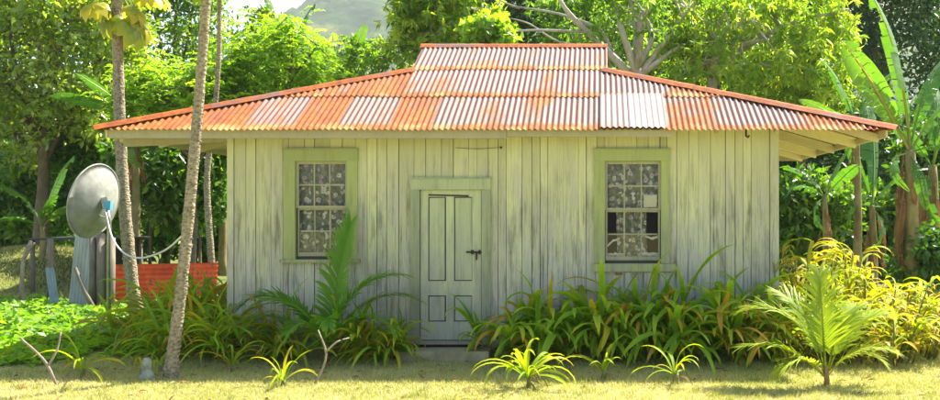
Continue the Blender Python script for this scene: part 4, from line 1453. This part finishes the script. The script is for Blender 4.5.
# ---------------------------------------------------------------- strap-leaved plants and young palms
def strap_mesh(elev, bend, wd, mat, seed, twist=0.0, shape=0.6):
    """unit-length arching strap leaf in the XZ plane"""
    g = random.Random(seed)
    n = 9
    V, F, T = [], [], []
    p, th = Vector((0, 0, 0)), elev
    for i in range(n + 1):
        f = i / n
        w = wd * (0.45 + 0.55 * min(1, f * 2.6)) * (1 - f ** 3.0) ** shape
        tw = twist * f
        s = Vector((0, math.cos(tw), math.sin(tw)))
        d_ = Vector((math.cos(th), 0, math.sin(th)))
        up = Vector((-d_.z, 0, d_.x))
        wob = 0.12 * math.sin(i * 1.7 + seed)
        for q, lift in ((-1, 0.38 + wob), (0, 0.0), (1, 0.38 - wob)):
            V.append(p + s * q * w / 2 + up * lift * w / 2)
            T.append(0.25 + 0.55 * f ** 2.2 + (0.1 if q else 0) + g.uniform(-.07, .07))
        p = p + d_ / n
        th -= bend / n * (0.45 + 1.2 * f)
    for i in range(n):
        for k in (0, 1):
            F.append((i * 3 + k, i * 3 + k + 1, (i + 1) * 3 + k + 1, (i + 1) * 3 + k))
    return np_mesh('strap_leaf', [tuple(v) for v in V], F, mat, T, True)


STRAP = {}
M['strap_dry'] = leaf_mat('strap_leaf_dry', [(0.0, (0.16, 0.10, 0.04)), (0.5, (0.28, 0.19, 0.09)), (1.0, (0.36, 0.26, 0.14))], (1.2, 1.0, 0.7), 0.2, 0.8, 0.1)
for mk in ('strap_green', 'strap_lime', 'strap_yellow', 'strap_amber', 'strap_dry'):
    STRAP[mk] = []
    for k, (e, b) in enumerate(((1.35, 1.1), (1.15, 1.7), (1.0, 2.0), (0.8, 1.9), (0.65, 2.1), (0.45, 1.7), (1.2, 2.5), (0.95, 2.7))):
        STRAP[mk].append(strap_mesh(e, b, 0.088, M[mk], 500 + k, rng.uniform(-0.5, 0.5)))


def pick(g, weights):
    r = g.random() * sum(w for _, w in weights)
    for k, w in weights:
        r -= w
        if r <= 0:
            return k
    return weights[-1][0]


def strap_plant(label, base, n, ln, weights, seed, group=None, width=1.0, stem=0.0, canes=0, cane_h=0.5, spread=0.1, name='strap_leaf_plant', cat='plant', face=None, stem_r=0.03, droop=0, dry=0):
    """a tuft of arching leaves; with canes, leaves also spring from upright stalks"""
    g = random.Random(seed)
    b = Vector(base)
    t = thing(name, label, cat, b, group)
    heads = []
    if canes:
        for k in range(canes):
            a = g.uniform(0, 2 * PI)
            rr = spread * math.sqrt(g.random())
            p0 = Vector((math.cos(a) * rr * 0.6, math.sin(a) * rr * 0.6, -0.03))
            h = cane_h * g.uniform(0.55, 1.1)
            p1 = p0 + Vector((math.cos(a) * (0.10 + rr * 0.5), math.sin(a) * (0.10 + rr * 0.5), h))
            pm = p0.lerp(p1, 0.5) + Vector((0, 0, 0.03))
            mb = MB().tube([p0 + b, pm + b, p1 + b], [0.014, 0.012, 0.008], 6)
            mb.build('cane', M['strap_cane'], t, True)
            heads.append((p0, p1))
    elif stem > 0:
        MB().tube([b + Vector((0, 0, -0.04)), b + Vector((0.01, 0, stem * 0.5)), b + Vector((0.015, 0.01, stem))], [stem_r * 1.2, stem_r, stem_r * 0.75], 8, wob=0.08).build('stem', M['strap_cane'], t, True)
    for k in range(n):
        a = k * 2.399 + g.uniform(-0.35, 0.35)
        if face is not None and g.random() < 0.55:
            a = face + g.uniform(-1.1, 1.1)
        mk = pick(g, weights)
        me = g.choice(STRAP[mk][droop:])
        l_ = ln * g.uniform(0.5, 1.2)
        if heads:
            p0, p1 = heads[k % len(heads)]
            f = 0.08 + 0.92 * g.random() ** 0.8
            o_ = p0.lerp(p1, f)
            l_ *= 0.75 + 0.35 * f
        else:
            o_ = Vector((math.cos(a) * spread * 0.35, math.sin(a) * spread * 0.35, stem * g.uniform(0.75, 1.0)))
        o = link('leaf', me, t, o_, (g.uniform(-.35, .35), g.uniform(-.3, .25), a))
        o.scale = (l_, l_ * width * g.uniform(0.8, 1.2), l_)
    for k in range(dry):
        a = g.uniform(0, 2 * PI)
        l_ = ln * g.uniform(0.3, 0.7)
        o = link('leaf', STRAP['strap_dry'][g.choice((5, 4, 7))], t, Vector((math.cos(a) * 0.02, math.sin(a) * 0.02, max(stem, 0.06) * g.uniform(0.5, 0.95))), (g.uniform(-.4, .4), g.uniform(0.4, 0.9), a))
        o.scale = (l_, l_ * width * g.uniform(0.5, 0.9), l_)
    return t


M['strap_cane'] = plain('plant_stalk', (0.16, 0.17, 0.05), 0.7, vary=0.4, scale=20)

GREEN = [('strap_green', 0.68), ('strap_lime', 0.22), ('strap_yellow', 0.06), ('strap_amber', 0.05)]
MIXED = [('strap_green', 0.42), ('strap_lime', 0.34), ('strap_yellow', 0.12), ('strap_amber', 0.14)]
YEL = [('strap_lime', 0.40), ('strap_yellow', 0.53), ('strap_amber', 0.07)]
LIM = [('strap_lime', 0.62), ('strap_yellow', 0.30), ('strap_green', 0.08)]

WG = 'strap leaved plants along the front wall'
for k, (px, py, n, ln, cn, ch) in enumerate((
        (500, 358, 26, 0.60, 3, 0.35), (523, 362, 30, 0.66, 4, 0.45), (548, 359, 32, 0.72, 4, 0.5), (575, 362, 34, 0.76, 4, 0.55), (603, 359, 36, 0.82, 4, 0.6),
        (630, 362, 36, 0.80, 4, 0.6), (655, 359, 32, 0.78, 4, 0.55), (682, 362, 36, 0.84, 4, 0.6), (708, 359, 34, 0.84, 4, 0.6), (735, 362, 36, 0.82, 4, 0.6), (762, 360, 34, 0.78, 4, 0.58))):
    lab = ('green strap leaved clump hugging the side of the door step',
           'green strap leaved clump right behind the large bright lime tuft',
           'green strap leaved clump between the large lime tuft and the card patched window',
           'green strap leaved clump just short of the card patched window on its door side',
           'tall green strap leaved clump under the door side jamb of the card patched window',
           'tall green strap leaved clump under the middle of the card patched window',
           'green strap leaved clump under the far jamb of the card patched window',
           'green strap leaved clump with amber leaves right behind the spidery lime tuft',
           'amber tipped strap leaved clump, third from the house corner by the yellow bushes',
           'amber tipped strap leaved clump, second from the house corner by the yellow bushes',
           'amber tipped strap leaved clump at the house corner touching the yellow bushes')[k]
    strap_plant(lab, on_ground(px, py), int(n * 2.3), ln * 1.15, GREEN if k < 7 else [('strap_green', 0.7), ('strap_lime', 0.16), ('strap_amber', 0.14)], 600 + k, WG, 1.05, canes=cn, cane_h=ch, spread=0.24, face=-PI / 2)
for k, (px, py, n, ln) in enumerate(((352, 361, 34, 0.62), (378, 362, 38, 0.66), (398, 360, 28, 0.55), (335, 357, 28, 0.6))):
    strap_plant('green and yellow strap leaved tuft between the palm and the door step', on_ground(px, py), int(n * 2.0), ln * 1.12, MIXED, 630 + k, WG, 0.9, canes=3, cane_h=0.3, spread=0.2, face=-PI / 2)
LG = 'arching strap leaved plants at the left corner of the house'
for k, (px, py, n, ln, ch) in enumerate(((132, 352, 32, 0.70, .35), (150, 344, 36, 0.78, .5), (155, 360, 28, 0.62, .3), (172, 346, 36, 0.8, .55), (186, 358, 30, 0.7, .4), (196, 343, 38, 0.85, .6), (212, 350, 34, 0.8, .5), (222, 340, 34, 0.8, .6),
                                         (232, 356, 32, 0.7, .42), (250, 352, 34, 0.7, .42), (268, 357, 30, 0.66, .35), (288, 354, 28, 0.62, .32))):
    pp = on_ground(px, py)
    if pp.x > WX0 - 0.15 and pp.y > 12.65:
        pp.y = 12.6
    strap_plant(('arching strap leaved clump at the outer end beside the lime ground cover',
                 'arching strap leaved clump in front of the trunk behind the satellite dish',
                 'low arching strap leaved clump behind the small mossy stone',
                 'arching strap leaved clump standing just behind the leaning papaya trunk',
                 'arching strap leaved clump touching the foot of the leaning papaya trunk',
                 'tall arching strap leaved clump below the end of the red sheet',
                 'arching strap leaved clump between the leaning papaya trunk and the house corner',
                 'arching strap leaved clump against the corner board of the house',
                 'arching strap leaved clump around the foot of the house corner',
                 'arching strap leaved clump below the window behind the palm',
                 'arching strap leaved clump behind the low yellow tuft and pale twig',
                 'arching strap leaved clump pressed against the foot of the palm')[k], pp, int(n * 2.0), ln * 1.12, MIXED, 650 + k, LG, 0.72, canes=4, cane_h=ch, spread=0.28)
YG = 'yellow leaved plants beside the right wall'
for k, (px, py, n, ln, cn, ch) in enumerate(((792, 352, 60, 0.46, 9, 1.15), (808, 345, 66, 0.48, 9, 1.35), (822, 352, 66, 0.48, 9, 1.3), (838, 346, 66, 0.5, 9, 1.3), (852, 356, 66, 0.5, 9, 1.15), (868, 349, 66, 0.5, 9, 1.2),
                                             (884, 357, 60, 0.5, 8, 1.0), (898, 350, 60, 0.5, 8, 0.95), (912, 358, 54, 0.48, 8, 0.75), (800, 360, 48, 0.46, 6, 0.75), (875, 362, 50, 0.5, 7, 0.7), (786, 363, 44, 0.46, 6, 0.7), (832, 363, 48, 0.48, 7, 0.8), (898, 364, 46, 0.5, 7, 0.65), (922, 351, 46, 0.5, 7, 0.6))):
    strap_plant(('golden yellow leaved plant pressed against the corner of the house wall' if px < 812 else
                 'tall bushy golden yellow plant massed behind the young coconut palm' if px < 860 else
                 'golden yellow leaved plant with drooping leaves at the open side of the yellow bushes' if py < 361 else
                 'low golden yellow plant at the sunny foot of the yellow bushes'), on_ground(px, py), int(n * 2.6), ln * 0.95, YEL, 680 + k, YG, 1.15, canes=int(cn * 1.5), cane_h=ch, spread=0.5, droop=2)
# single tufts standing on the lawn
for k, (px, py, n, ln, wt, wd, stm, lab) in enumerate((
        (82, 379, 15, 0.62, LIM, 0.95, 0.20, 'lime tuft with drooping yellow leaves beside the forked stick'),
        (142, 374, 9, 0.36, LIM, 0.8, 0.12, 'small lime tuft beside the mossy stone'),
        (160, 371, 10, 0.38, LIM, 0.8, 0.14, 'small lime tuft close by the leaning papaya trunk'),
        (232, 372, 13, 0.5, MIXED, 0.9, 0.14, 'green tuft with one long yellow drooping leaf on the shaded lawn'),
        (283, 386, 12, 0.46, LIM, 0.85, 0.10, 'low yellow tuft in front of the pale forked twig'),
        (300, 366, 16, 0.55, LIM, 0.9, 0.18, 'lime tuft standing just behind the pale forked twig'),
        (528, 388, 30, 0.66, LIM, 0.95, 0.22, 'large bright lime tuft with stubby stem in front of the door step row'),
        (603, 380, 12, 0.52, LIM, 0.95, 0.20, 'lime tuft with one pale dry leaf under the card patched window'),
        (675, 384, 11, 0.56, LIM, 0.85, 0.20, 'spidery lime tuft with few leaves before the amber leaved clumps'),
        (215, 352, 14, 0.5, GREEN, 0.8, 0.1, 'fresh green tuft among the strap leaves at the house corner'))):
    strap_plant(lab, on_ground(px, py), n, ln, wt, 720 + k, 'single lime tufts on the lawn', wd * (0.85, 1.05, 0.95)[k % 3], stem=stm * 0.6, spread=0.05, name='lily_tuft', stem_r=0.026 + 0.004 * (k % 3), droop=(1, 0, 2)[k % 3], dry=3 + k % 4)


def frond_mesh(elev, bend, mat, seed, leaflen=0.34, npair=30, first=0.22, fan=0.9, lw=0.036):
    """unit-length pinnate palm frond in the XZ plane"""
    g = random.Random(seed)
    n = 16
    pts, th, p = [], elev, Vector((0, 0, 0))
    for i in range(n + 1):
        pts.append((p.copy(), th))
        p = p + Vector((math.cos(th), 0, math.sin(th))) / n
        th -= bend / n * (0.4 + 1.3 * i / n)
    V, F, T = [], [], []
    for i, (q, th) in enumerate(pts):
        rr = 0.014 * (1 - 0.85 * i / n)
        for a in (0.5, 2.6, 4.7):
            V.append(q + Vector((0, math.cos(a) * rr, math.sin(a) * rr)))
            T.append(0.8)
    for i in range(n):
        for k in range(3):
            k2 = (k + 1) % 3
            F.append((i * 3 + k, i * 3 + k2, (i + 1) * 3 + k2, (i + 1) * 3 + k))
    for j in range(npair):
        f = first + (1 - first) * j / (npair - 1)
        x = f * n
        i = min(int(x), n - 1)
        q = pts[i][0].lerp(pts[i + 1][0], x - i)
        th = pts[i][1]
        d_ = Vector((math.cos(th), 0, math.sin(th)))
        up = Vector((-d_.z, 0, d_.x))
        ln = leaflen * (0.55 + 0.45 * math.sin(PI * min(1, (f - first) / (1 - first) * 0.85 + 0.18)))
        for s in (-1, 1):
            ang = fan * (1.05 - 0.65 * f) + g.uniform(-.06, .06)
            dr = (d_ * math.cos(ang) + Vector((0, s, 0)) * math.sin(ang) + up * 0.22).normalized()
            wv = dr.cross(up).normalized() * lw / 2
            o = len(V)
            l2 = ln * g.uniform(0.88, 1.08)
            sag = g.uniform(0.12, 0.5)
            for ff, ww in ((0.0, 0.5), (0.4, 1.0), (0.75, 0.75), (1.0, 0.05)):
                c = q + dr * l2 * ff + Vector((0, 0, -sag * l2 * ff * ff))
                V.append(c - wv * ww)
                V.append(c + wv * ww)
                T += [0.35 + 0.25 * ff + g.uniform(-.06, .06)] * 2
            for k in range(3):
                F.append((o + k * 2, o + k * 2 + 1, o + k * 2 + 3, o + k * 2 + 2))
    return np_mesh('palm_frond', [tuple(v) for v in V], F, mat, T)


def young_palm(label, base, fronds, mat, seed, stalk_r=0.035, leaflen=0.34, lw=0.036, npair=32):
    """fronds: (azimuth, elevation at the base, length, bend)"""
    b = Vector(base)
    t = thing('young_palm', label, 'palm', b, 'young coconut palms by the house')
    MB().tube([b + Vector((0, 0, -0.05)), b + Vector((0.01, 0, 0.08)), b + Vector((0.0, 0, 0.24))], [stalk_r * 1.7, stalk_r * 1.3, stalk_r * 0.8], 9, wob=0.1).build('stem', M['straw'], t, True)
    for k, (az, el, ln, bd) in enumerate(fronds):
        me = frond_mesh(el, bd, mat, seed + k, leaflen, npair, lw=lw)
        o = link('frond', me, t, (0.015 * math.cos(az), 0.015 * math.sin(az), 0.12), (rng.uniform(-.12, .12), 0, az))
        o.scale = (ln, ln, ln)
    return t


young_palm('sunlit young coconut palm on the lawn before the yellow bushes', on_ground(826, 388),
           [(RAD(80), 1.42, 1.22, 0.7), (RAD(160), 1.3, 1.22, 1.7), (RAD(190), 0.75, 0.98, 1.0), (RAD(30), 1.2, 1.15, 1.5), (RAD(-12), 0.95, 0.8, 1.5), (RAD(125), 1.4, 1.15, 1.3), (RAD(215), 0.8, 0.75, 1.7), (RAD(55), 1.35, 1.05, 1.4), (RAD(330), 1.0, 0.7, 1.8)], M['frond_sun'], 800, 0.024, 0.40, 0.022)
young_palm('young coconut palm with one upright frond before the curtained window', Vector((P(326, 0, 12.45).x, 12.45, 0)),
           [(RAD(60), 1.5, 1.65, 0.25), (RAD(170), 1.2, 1.5, 2.0), (RAD(10), 1.15, 1.45, 1.7), (RAD(200), 0.95, 1.2, 1.5), (RAD(-25), 1.05, 1.2, 1.9), (RAD(250), 1.1, 1.0, 1.9), (RAD(290), 1.15, 1.05, 1.8), (RAD(-5), 1.35, 1.5, 1.5), (RAD(185), 1.35, 1.2, 1.9)], M['frond'], 830, 0.026, 0.30, 0.022, 44)

# ---------------------------------------------------------------- small things in the yard
def forked(name, label, lines, r):
    base = Vector(lines[0][0])
    base.z = 0
    t = thing(name, label, 'stick', base)
    for k, ln in enumerate(lines):
        MB().tube(bez(ln, 8), [r * (1 if k == 0 else 0.8) * (1 - 0.4 * i / 8) for i in range(9)], 7, wob=0.08).build('stem' if k == 0 else 'fork', M['stick'], t, True)


g0 = on_ground(59, 387)
forked('forked_stick', 'pale forked bare stick stuck in the lawn beside the lime tuft', [[g0 + Vector((0, 0, -0.05)), P(48, 366, g0.y), P(36, 352, g0.y), P(20, 338, g0.y)], [P(48, 366, g0.y), P(57, 350, g0.y + .05), P(61, 332, g0.y + .1)]], 0.017)
g0 = on_ground(312, 384)
forked('forked_twig', 'pale forked twig rising from the lawn before the palm', [[g0 + Vector((0, 0, -0.05)), P(322, 370, g0.y), P(326, 352, g0.y), P(318, 330, g0.y)], [P(326, 352, g0.y), P(337, 342, g0.y), P(349, 338, g0.y + .1)]], 0.014)
g0 = on_ground(23, 306)
forked('stake', 'upright forked stake before the grassy mound', [[g0 + Vector((0, 0, -0.05)), P(22, 280, g0.y), P(24, 258, g0.y), P(31, 241, g0.y)], [P(24, 258, g0.y), P(30, 248, g0.y), P(35, 243, g0.y)]], 0.05)
st_ = MB()
g0 = on_ground(147, 380)
pts = [g0 + Vector((0, 0, z)) for z in (-0.05, 0.05, 0.11, 0.2, 0.25)]
st_.tube(pts, [0.085, 0.075, 0.05, 0.055, 0.03], 9, wob=0.2)
props(st_.build('stone', M['rock'], None, True, loc=g0), 'small upright mossy stone between two lime tufts', 'stone')

# satellite dish
dp = on_ground(109, 327)
dish = thing('satellite_dish', 'grey satellite dish on a thin pole seen from behind', 'satellite dish', dp)
dc = P(102, 203, dp.y - 0.02)
MB().tube([dp + Vector((0, 0, -0.1)), dp + Vector((0, 0, dc.z - 0.30)), dp + Vector((-0.02, -0.02, dc.z - 0.12))], 0.035, 10).build('pole', M['steel'], dish, True)
axis = Vector((-0.96, 0.20, 0.2)).normalized()            # points away from the camera, up to the sky
side = axis.cross(Vector((0, 0, 1))).normalized()
upv = side.cross(axis).normalized()
R0, dep = 0.62, 0.17
V, F = [], []
rings, seg = 8, 40
cb = dc - axis * 0.02
for lay, off in ((0, 0.0), (1, 0.012)):
    for i in range(rings + 1):
        rr = R0 * i / rings
        for k in range(seg):
            a = 2 * PI * k / seg
            V.append(cb + side * math.cos(a) * rr * 0.95 + upv * math.sin(a) * rr + axis * (dep * (rr / R0) ** 2 + off))
nb_ = (rings + 1) * seg
for lay in (0, 1):
    for i in range(rings):
        for k in range(seg):
            k2 = (k + 1) % seg
            q = [lay * nb_ + i * seg + k, lay * nb_ + i * seg + k2, lay * nb_ + (i + 1) * seg + k2, lay * nb_ + (i + 1) * seg + k]
            F.append(tuple(q if lay else q[::-1]))
for k in range(seg):
    k2 = (k + 1) % seg
    F.append((rings * seg + k, rings * seg + k2, nb_ + rings * seg + k2, nb_ + rings * seg + k))
MB().add(V, F).build('reflector', M['dish'], dish, True)
rim = [cb + side * math.cos(2 * PI * k / 40) * R0 * 0.95 + upv * math.sin(2 * PI * k / 40) * R0 + axis * (dep + 0.006) for k in range(41)]
MB().tube(rim, 0.014, 6, False).build('rim', M['dish'], dish, True)
mnt = dp + Vector((-0.02, -0.02, dc.z - 0.14))
MB().beam(cb - axis * 0.005 + upv * 0.10, mnt + Vector((0, 0, 0.04)), 0.10, 0.10).build('bracket', M['steel'], dish)
MB().beam(cb + upv * -0.22 - axis * -0.02, mnt + Vector((0, 0, -0.12)), 0.03, 0.03).build('tilt_rod', M['steel'], dish)
MB().box(mnt.x + 0.0, mnt.x + 0.11, mnt.y - 0.12, mnt.y - 0.03, mnt.z + 0.02, mnt.z + 0.17, 0.004).build('junction_box', M['blue_plastic'], dish)
feed = cb + axis * 0.62 + upv * -0.1
MB().tube([cb + axis * (dep) - upv * R0 * 0.98, feed], 0.012, 6).build('feed_arm', M['steel'], dish, True)
MB().tube([feed, feed - axis * 0.12], [0.04, 0.03], 10).build('receiver', M['dish'], dish, True)
cb0 = mnt + Vector((0.03, -0.13, 0.04))
cab = MB().tube(bez([cb0, P(112, 237, 15.9), P(124, 253, 15.0), P(140, 258, 14.0), P(157, 254, 12.9), P(170, 247, 12.0), P(182, 236, 11.42)], 30), 0.013, 6)
props(cab.build('cable', M['cable'], None, True, loc=P(124, 253, 15.0)), 'white cable sagging from the satellite dish to the leaning papaya trunk', 'cable')


def panel_sheet(name, label, a, b, hgt, tilt_to, mat, horiz=False, pitch=0.076, group=None):
    """corrugated sheet between ground points a and b, leaning back by tilt_to"""
    a, b = Vector(a), Vector(b)
    d_ = (b - a)
    up = Vector((tilt_to[0], tilt_to[1], hgt))
    n = d_.cross(up).normalized()
    span = up.length if horiz else d_.length
    k = max(8, int(span / pitch * 6))
    V, F = [], []
    for lay in (0.0, 0.004):
        for i in range(k + 1):
            f = i / k
            w = 0.010 * math.sin(2 * PI * f * span / pitch) + lay
            for q in (0, 1):
                V.append((a + (d_ * q + up * f if horiz else d_ * f + up * q)) + n * w)
    m_ = (k + 1) * 2
    for lay in (0, 1):
        for i in range(k):
            F.append((lay * m_ + i * 2, lay * m_ + i * 2 + 1, lay * m_ + i * 2 + 3, lay * m_ + i * 2 + 2))
    o = MB().add(V, F).build(name, mat, None, True, loc=a)
    return props(o, label, 'metal sheet', group)


panel_sheet('grey_sheet', 'grey corrugated sheet standing upright behind the satellite dish', (P(68, 0, 19.0).x, 19.0, 0), (P(94, 0, 19.0).x, 18.9, 0), 1.52, (0.02, 0.25, 0), M['grey_sheet'])
panel_sheet('blue_sheet', 'bent blue grey sheet leaning beside the upright grey sheet', (P(54, 0, 19.3).x, 19.2, 0.02), (P(66, 0, 19.3).x, 19.1, 0.02), 0.78, (-0.28, 0.3, 0), M['blue_sheet'])
panel_sheet('red_sheet', 'long red corrugated sheet with horizontal ribs leaning behind the papaya trunk', (P(106, 0, 19.6).x, 19.6, 0.05), (P(216, 0, 20.3).x, 20.3, 0.05), 0.80, (0, 0.12, 0), M['red_sheet'], True, 0.10)
TG = 'old timbers propped behind the satellite dish'
for k, (x0, ytop, w, ln) in enumerate(((92, 232, .10, 0.02), (97, 240, .09, 0.05), (101, 234, .12, 0.0), (106, 246, .11, -0.05), (110, 238, .10, 0.04))):
    b_ = Vector((P(x0, 0, 18.7).x, 18.7 + 0.1 * (k % 2), 0))
    tp = P(x0 + ln * 40, ytop, 19.0)
    props(MB().tube([b_ + Vector((0, 0, -0.05)), b_.lerp(tp, 0.5) + Vector((0.01, 0, 0)), tp], [w * 0.75, w * 0.7, w * 0.62], 8, wob=0.12).build('timber_post', M['old_wood'], None, True, loc=b_),
          'weathered timber post in the pile propped behind the dish', 'timber', TG)
b_ = Vector((P(78, 0, 18.5).x, 18.5, 0))
props(MB().tube([b_ + Vector((0.35, 0, -0.03)), b_ + Vector((0.1, 0.05, 0.4)), b_ + Vector((-0.1, 0.1, 0.85))], [0.055, 0.045, 0.03], 7, wob=0.15).build('crooked_branch', M['old_wood'], None, True, loc=b_), 'crooked branch leaning against the grey corrugated sheet', 'branch')
b_ = Vector((P(50, 0, 20.4).x, 20.4, 0))
props(MB().tube([b_, b_ + Vector((0.02, 0, 0.6)), b_ + Vector((0.0, 0, 1.35))], [0.07, 0.06, 0.055], 8, wob=0.12).build('shed_post', M['old_wood'], None, True, loc=b_), 'rough timber post beside the blue grey leaning sheet', 'post')
# low lean-to of old sheets in the shade behind the pile
sh = thing('lean_to', 'low dark lean-to with a thin metal roof behind the timber pile', 'shed', (P(62, 0, 22).x, 22, 0.1))
zr = P(0, 240, 21.5).z
for x_, y_ in ((P(30, 0, 21.5).x, 21.6), (P(100, 0, 21.5).x, 21.6), (P(30, 0, 21.5).x, 23.4), (P(100, 0, 21.5).x, 23.4)):
    MB().tube([(x_, y_, -0.05), (x_, y_, zr - 0.01)], 0.05, 7, wob=0.1).build('post', M['old_wood'], sh, True)
MB().box(P(24, 0, 21.5).x, P(106, 0, 21.5).x, 21.4, 23.6, zr, zr + 0.03, 0.01).build('roof', M['dark_wood'], sh)
for k in range(6):
    xx = P(30, 0, 21.5).x + 0.255 * k
    MB().box(xx, xx + 0.24, 23.42, 23.45, 0.05, zr - 0.02, 0.01).build('back_board', M['dark_wood'], sh)

# ---------------------------------------------------------------- ground cover and grass
g = np.random.default_rng(77)


def scatter_cover(n, x0, x1, y0, y1, Lf, Wf, hmax, seed, keep):
    g = np.random.default_rng(seed)
    p = np.stack([g.uniform(x0, x1, n), g.uniform(y0, y1, n), np.zeros(n)], 1)
    p = p[[keep(a[0], a[1]) for a in p]]
    n = len(p)
    lump = np.array([0.55 + 0.9 * mnoise.noise(Vector((a[0] * 1.4, a[1] * 1.4, 2))) for a in p])
    p[:, 2] = np.array([gz(a[0], a[1]) for a in p]) + np.clip(hmax * np.clip(lump, 0.15, 1.2), 0.02, 9) * g.random(n) ** 0.6
    ax = np.stack([g.normal(size=n), g.normal(size=n), g.uniform(-0.3, 0.5, n)], 1)
    nr_ = np.array([0, 0, 1.0]) + g.normal(0, 0.4, (n, 3))
    sc = g.uniform(0.6, 1.2, n)
    V, F = leaves_np(p, ax, nr_, Lf * sc, Wf * sc)
    return V, F, np.repeat(np.clip(0.5 + g.normal(0, 0.22, n), 0, 1), 4)


def cover_keep(x, y):
    edge = 14.3 + 0.5 * mnoise.noise(Vector((x * 0.7, 1.0, 0)))
    if x > -5.2 or y < edge:
        return False
    return y < 20.6


V, F, T = scatter_cover(26000, -14.5, -5.2, 13.6, 20.6, 0.15, 0.10, 0.2, 78, cover_keep)
o = link('ground_cover', np_mesh('ground_cover', V, F, M['cover_leaf'], T))
props(o, 'bright lime leafy ground cover in the sun around the dish pole', 'ground cover', None, 'stuff')
V, F, T = scatter_cover(9000, -10.5, -4.9, 12.1, 14.4, 0.14, 0.08, 0.14, 79, lambda x, y: (x < -6.2 or y > 12.9) and mnoise.noise(Vector((x, y, 4))) > -0.25)
o = link('low_weeds', np_mesh('low_weeds', V, F, M['strap_green'], T))
props(o, 'low green weeds in the shade between lawn and ground cover', 'weeds', None, 'stuff')


def blades(n, x0, x1, y0, y1, h, w, seed, keep=None):
    g = np.random.default_rng(seed)
    p = np.stack([g.uniform(x0, x1, n), y0 + (y1 - y0) * g.random(n) ** 1.15, np.zeros(n)], 1)
    if keep:
        p = p[[keep(a[0], a[1]) for a in p]]
    n = len(p)
    a = g.uniform(0, 2 * PI, n)
    s = np.stack([np.cos(a), np.sin(a), np.zeros(n)], 1)
    hh = h * g.uniform(0.4, 1.3, n)[:, None]
    ln = np.stack([g.normal(0, 0.7, n), g.normal(0, 0.7, n), np.ones(n)], 1)
    z = np.array([ground_h(q[0], q[1]) for q in p])
    p[:, 2] = z - 0.004
    V = np.stack([p - s * w / 2, p + s * w / 2, p + ln * hh], 1).reshape(-1, 3)
    F = np.arange(n * 3).reshape(-1, 3)
    big = np.array([mnoise.noise(Vector((q[0] * 0.8, q[1] * 0.8, 7))) for q in p])
    T = np.repeat(np.clip(0.52 + 0.35 * big + g.normal(0, 0.2, n), 0, 1), 3)
    return V, F, T


V, F, T = blades(170000, -7.2, 5.0, 9.2, 14.0, 0.042, 0.009, 80, lambda x, y: not (WX0 < x < WX1 and y > 12.95))
o = link('lawn_grass', np_mesh('lawn_grass', V, F, M['grass'], T))
props(o, 'short dry yellow green lawn grass before the house', 'grass', None, 'stuff')
V, F, T = blades(40000, 2.4, 9.5, 12.5, 24.0, 0.05, 0.016, 81)
o = link('yard_grass', np_mesh('yard_grass', V, F, M['grass'], T))
props(o, 'short sunlit grass in the side yard beyond the yellow bushes', 'grass', None, 'stuff')
V, F, T = blades(26000, -18.5, -11.0, 20.5, 28.0, 0.09, 0.02, 82)
o = link('mound_grass', np_mesh('mound_grass', V, F, M['grass'], T))
props(o, 'grass covering the low mound at the yard edge', 'grass', None, 'stuff')

# taller clumps of grass and dropped leaves on the lawn
g = np.random.default_rng(95)
nc = 420
cc = np.stack([g.uniform(-7.0, 4.8, nc), g.uniform(9.4, 12.4, nc)], 1)
pp = np.repeat(cc, 26, 0) + g.normal(0, 0.035, (nc * 26, 2))
n = len(pp)
base = np.stack([pp[:, 0], pp[:, 1], np.array([ground_h(a, b) for a, b in pp]) - 0.003], 1)
a = g.uniform(0, 2 * PI, n)
sd = np.stack([np.cos(a), np.sin(a), np.zeros(n)], 1) * 0.005
tip = base + np.stack([g.normal(0, 0.03, n), g.normal(0, 0.03, n), g.uniform(0.03, 0.085, n)], 1)
V = np.stack([base - sd, base + sd, tip], 1).reshape(-1, 3)
o = link('grass_clumps', np_mesh('grass_clumps', V, np.arange(n * 3).reshape(-1, 3), M['grass'], np.repeat(np.clip(np.repeat(g.normal(0.25, 0.2, nc), 26) + g.normal(0, 0.1, n), 0, 1), 3)))
props(o, 'scattered taller grass clumps in the short lawn', 'grass', None, 'stuff')
n = 260
pos = np.stack([g.uniform(-7.0, 4.8, n), g.uniform(9.5, 12.6, n), np.zeros(n)], 1)
pos[:, 2] = np.array([ground_h(q[0], q[1]) for q in pos]) + 0.025
ax = np.stack([g.normal(size=n), g.normal(size=n), g.normal(0, 0.15, n)], 1)
V, F = leaves_np(pos, ax, np.array([0, 0, 1.0]) + g.normal(0, 0.3, (n, 3)), g.uniform(0.05, 0.16, n), g.uniform(0.02, 0.045, n))
o = link('fallen_leaves', np_mesh('fallen_leaves', V, F, M['strap_dry'], np.repeat(g.uniform(0, 1, n), 4)))
props(o, 'small dry fallen leaves scattered over the lawn', 'leaves', None, 'stuff')

# ---------------------------------------------------------------- air
hz = MB().box(-2200, 2200, -80, 2400, -8, 420)
hm, nt, out = new_mat('haze_air')
pv = N(nt, 'ShaderNodeVolumePrincipled')
pv.inputs['Color'].default_value = (0.86, 0.92, 1.0, 1)
pv.inputs['Density'].default_value = 0.0002
pv.inputs['Anisotropy'].default_value = 0.2
L(nt, pv.outputs[0], out.inputs['Volume'])
ho = hz.build('haze', hm)
props(ho, 'thin pale haze in the air before the hill', 'haze', None, 'stuff')
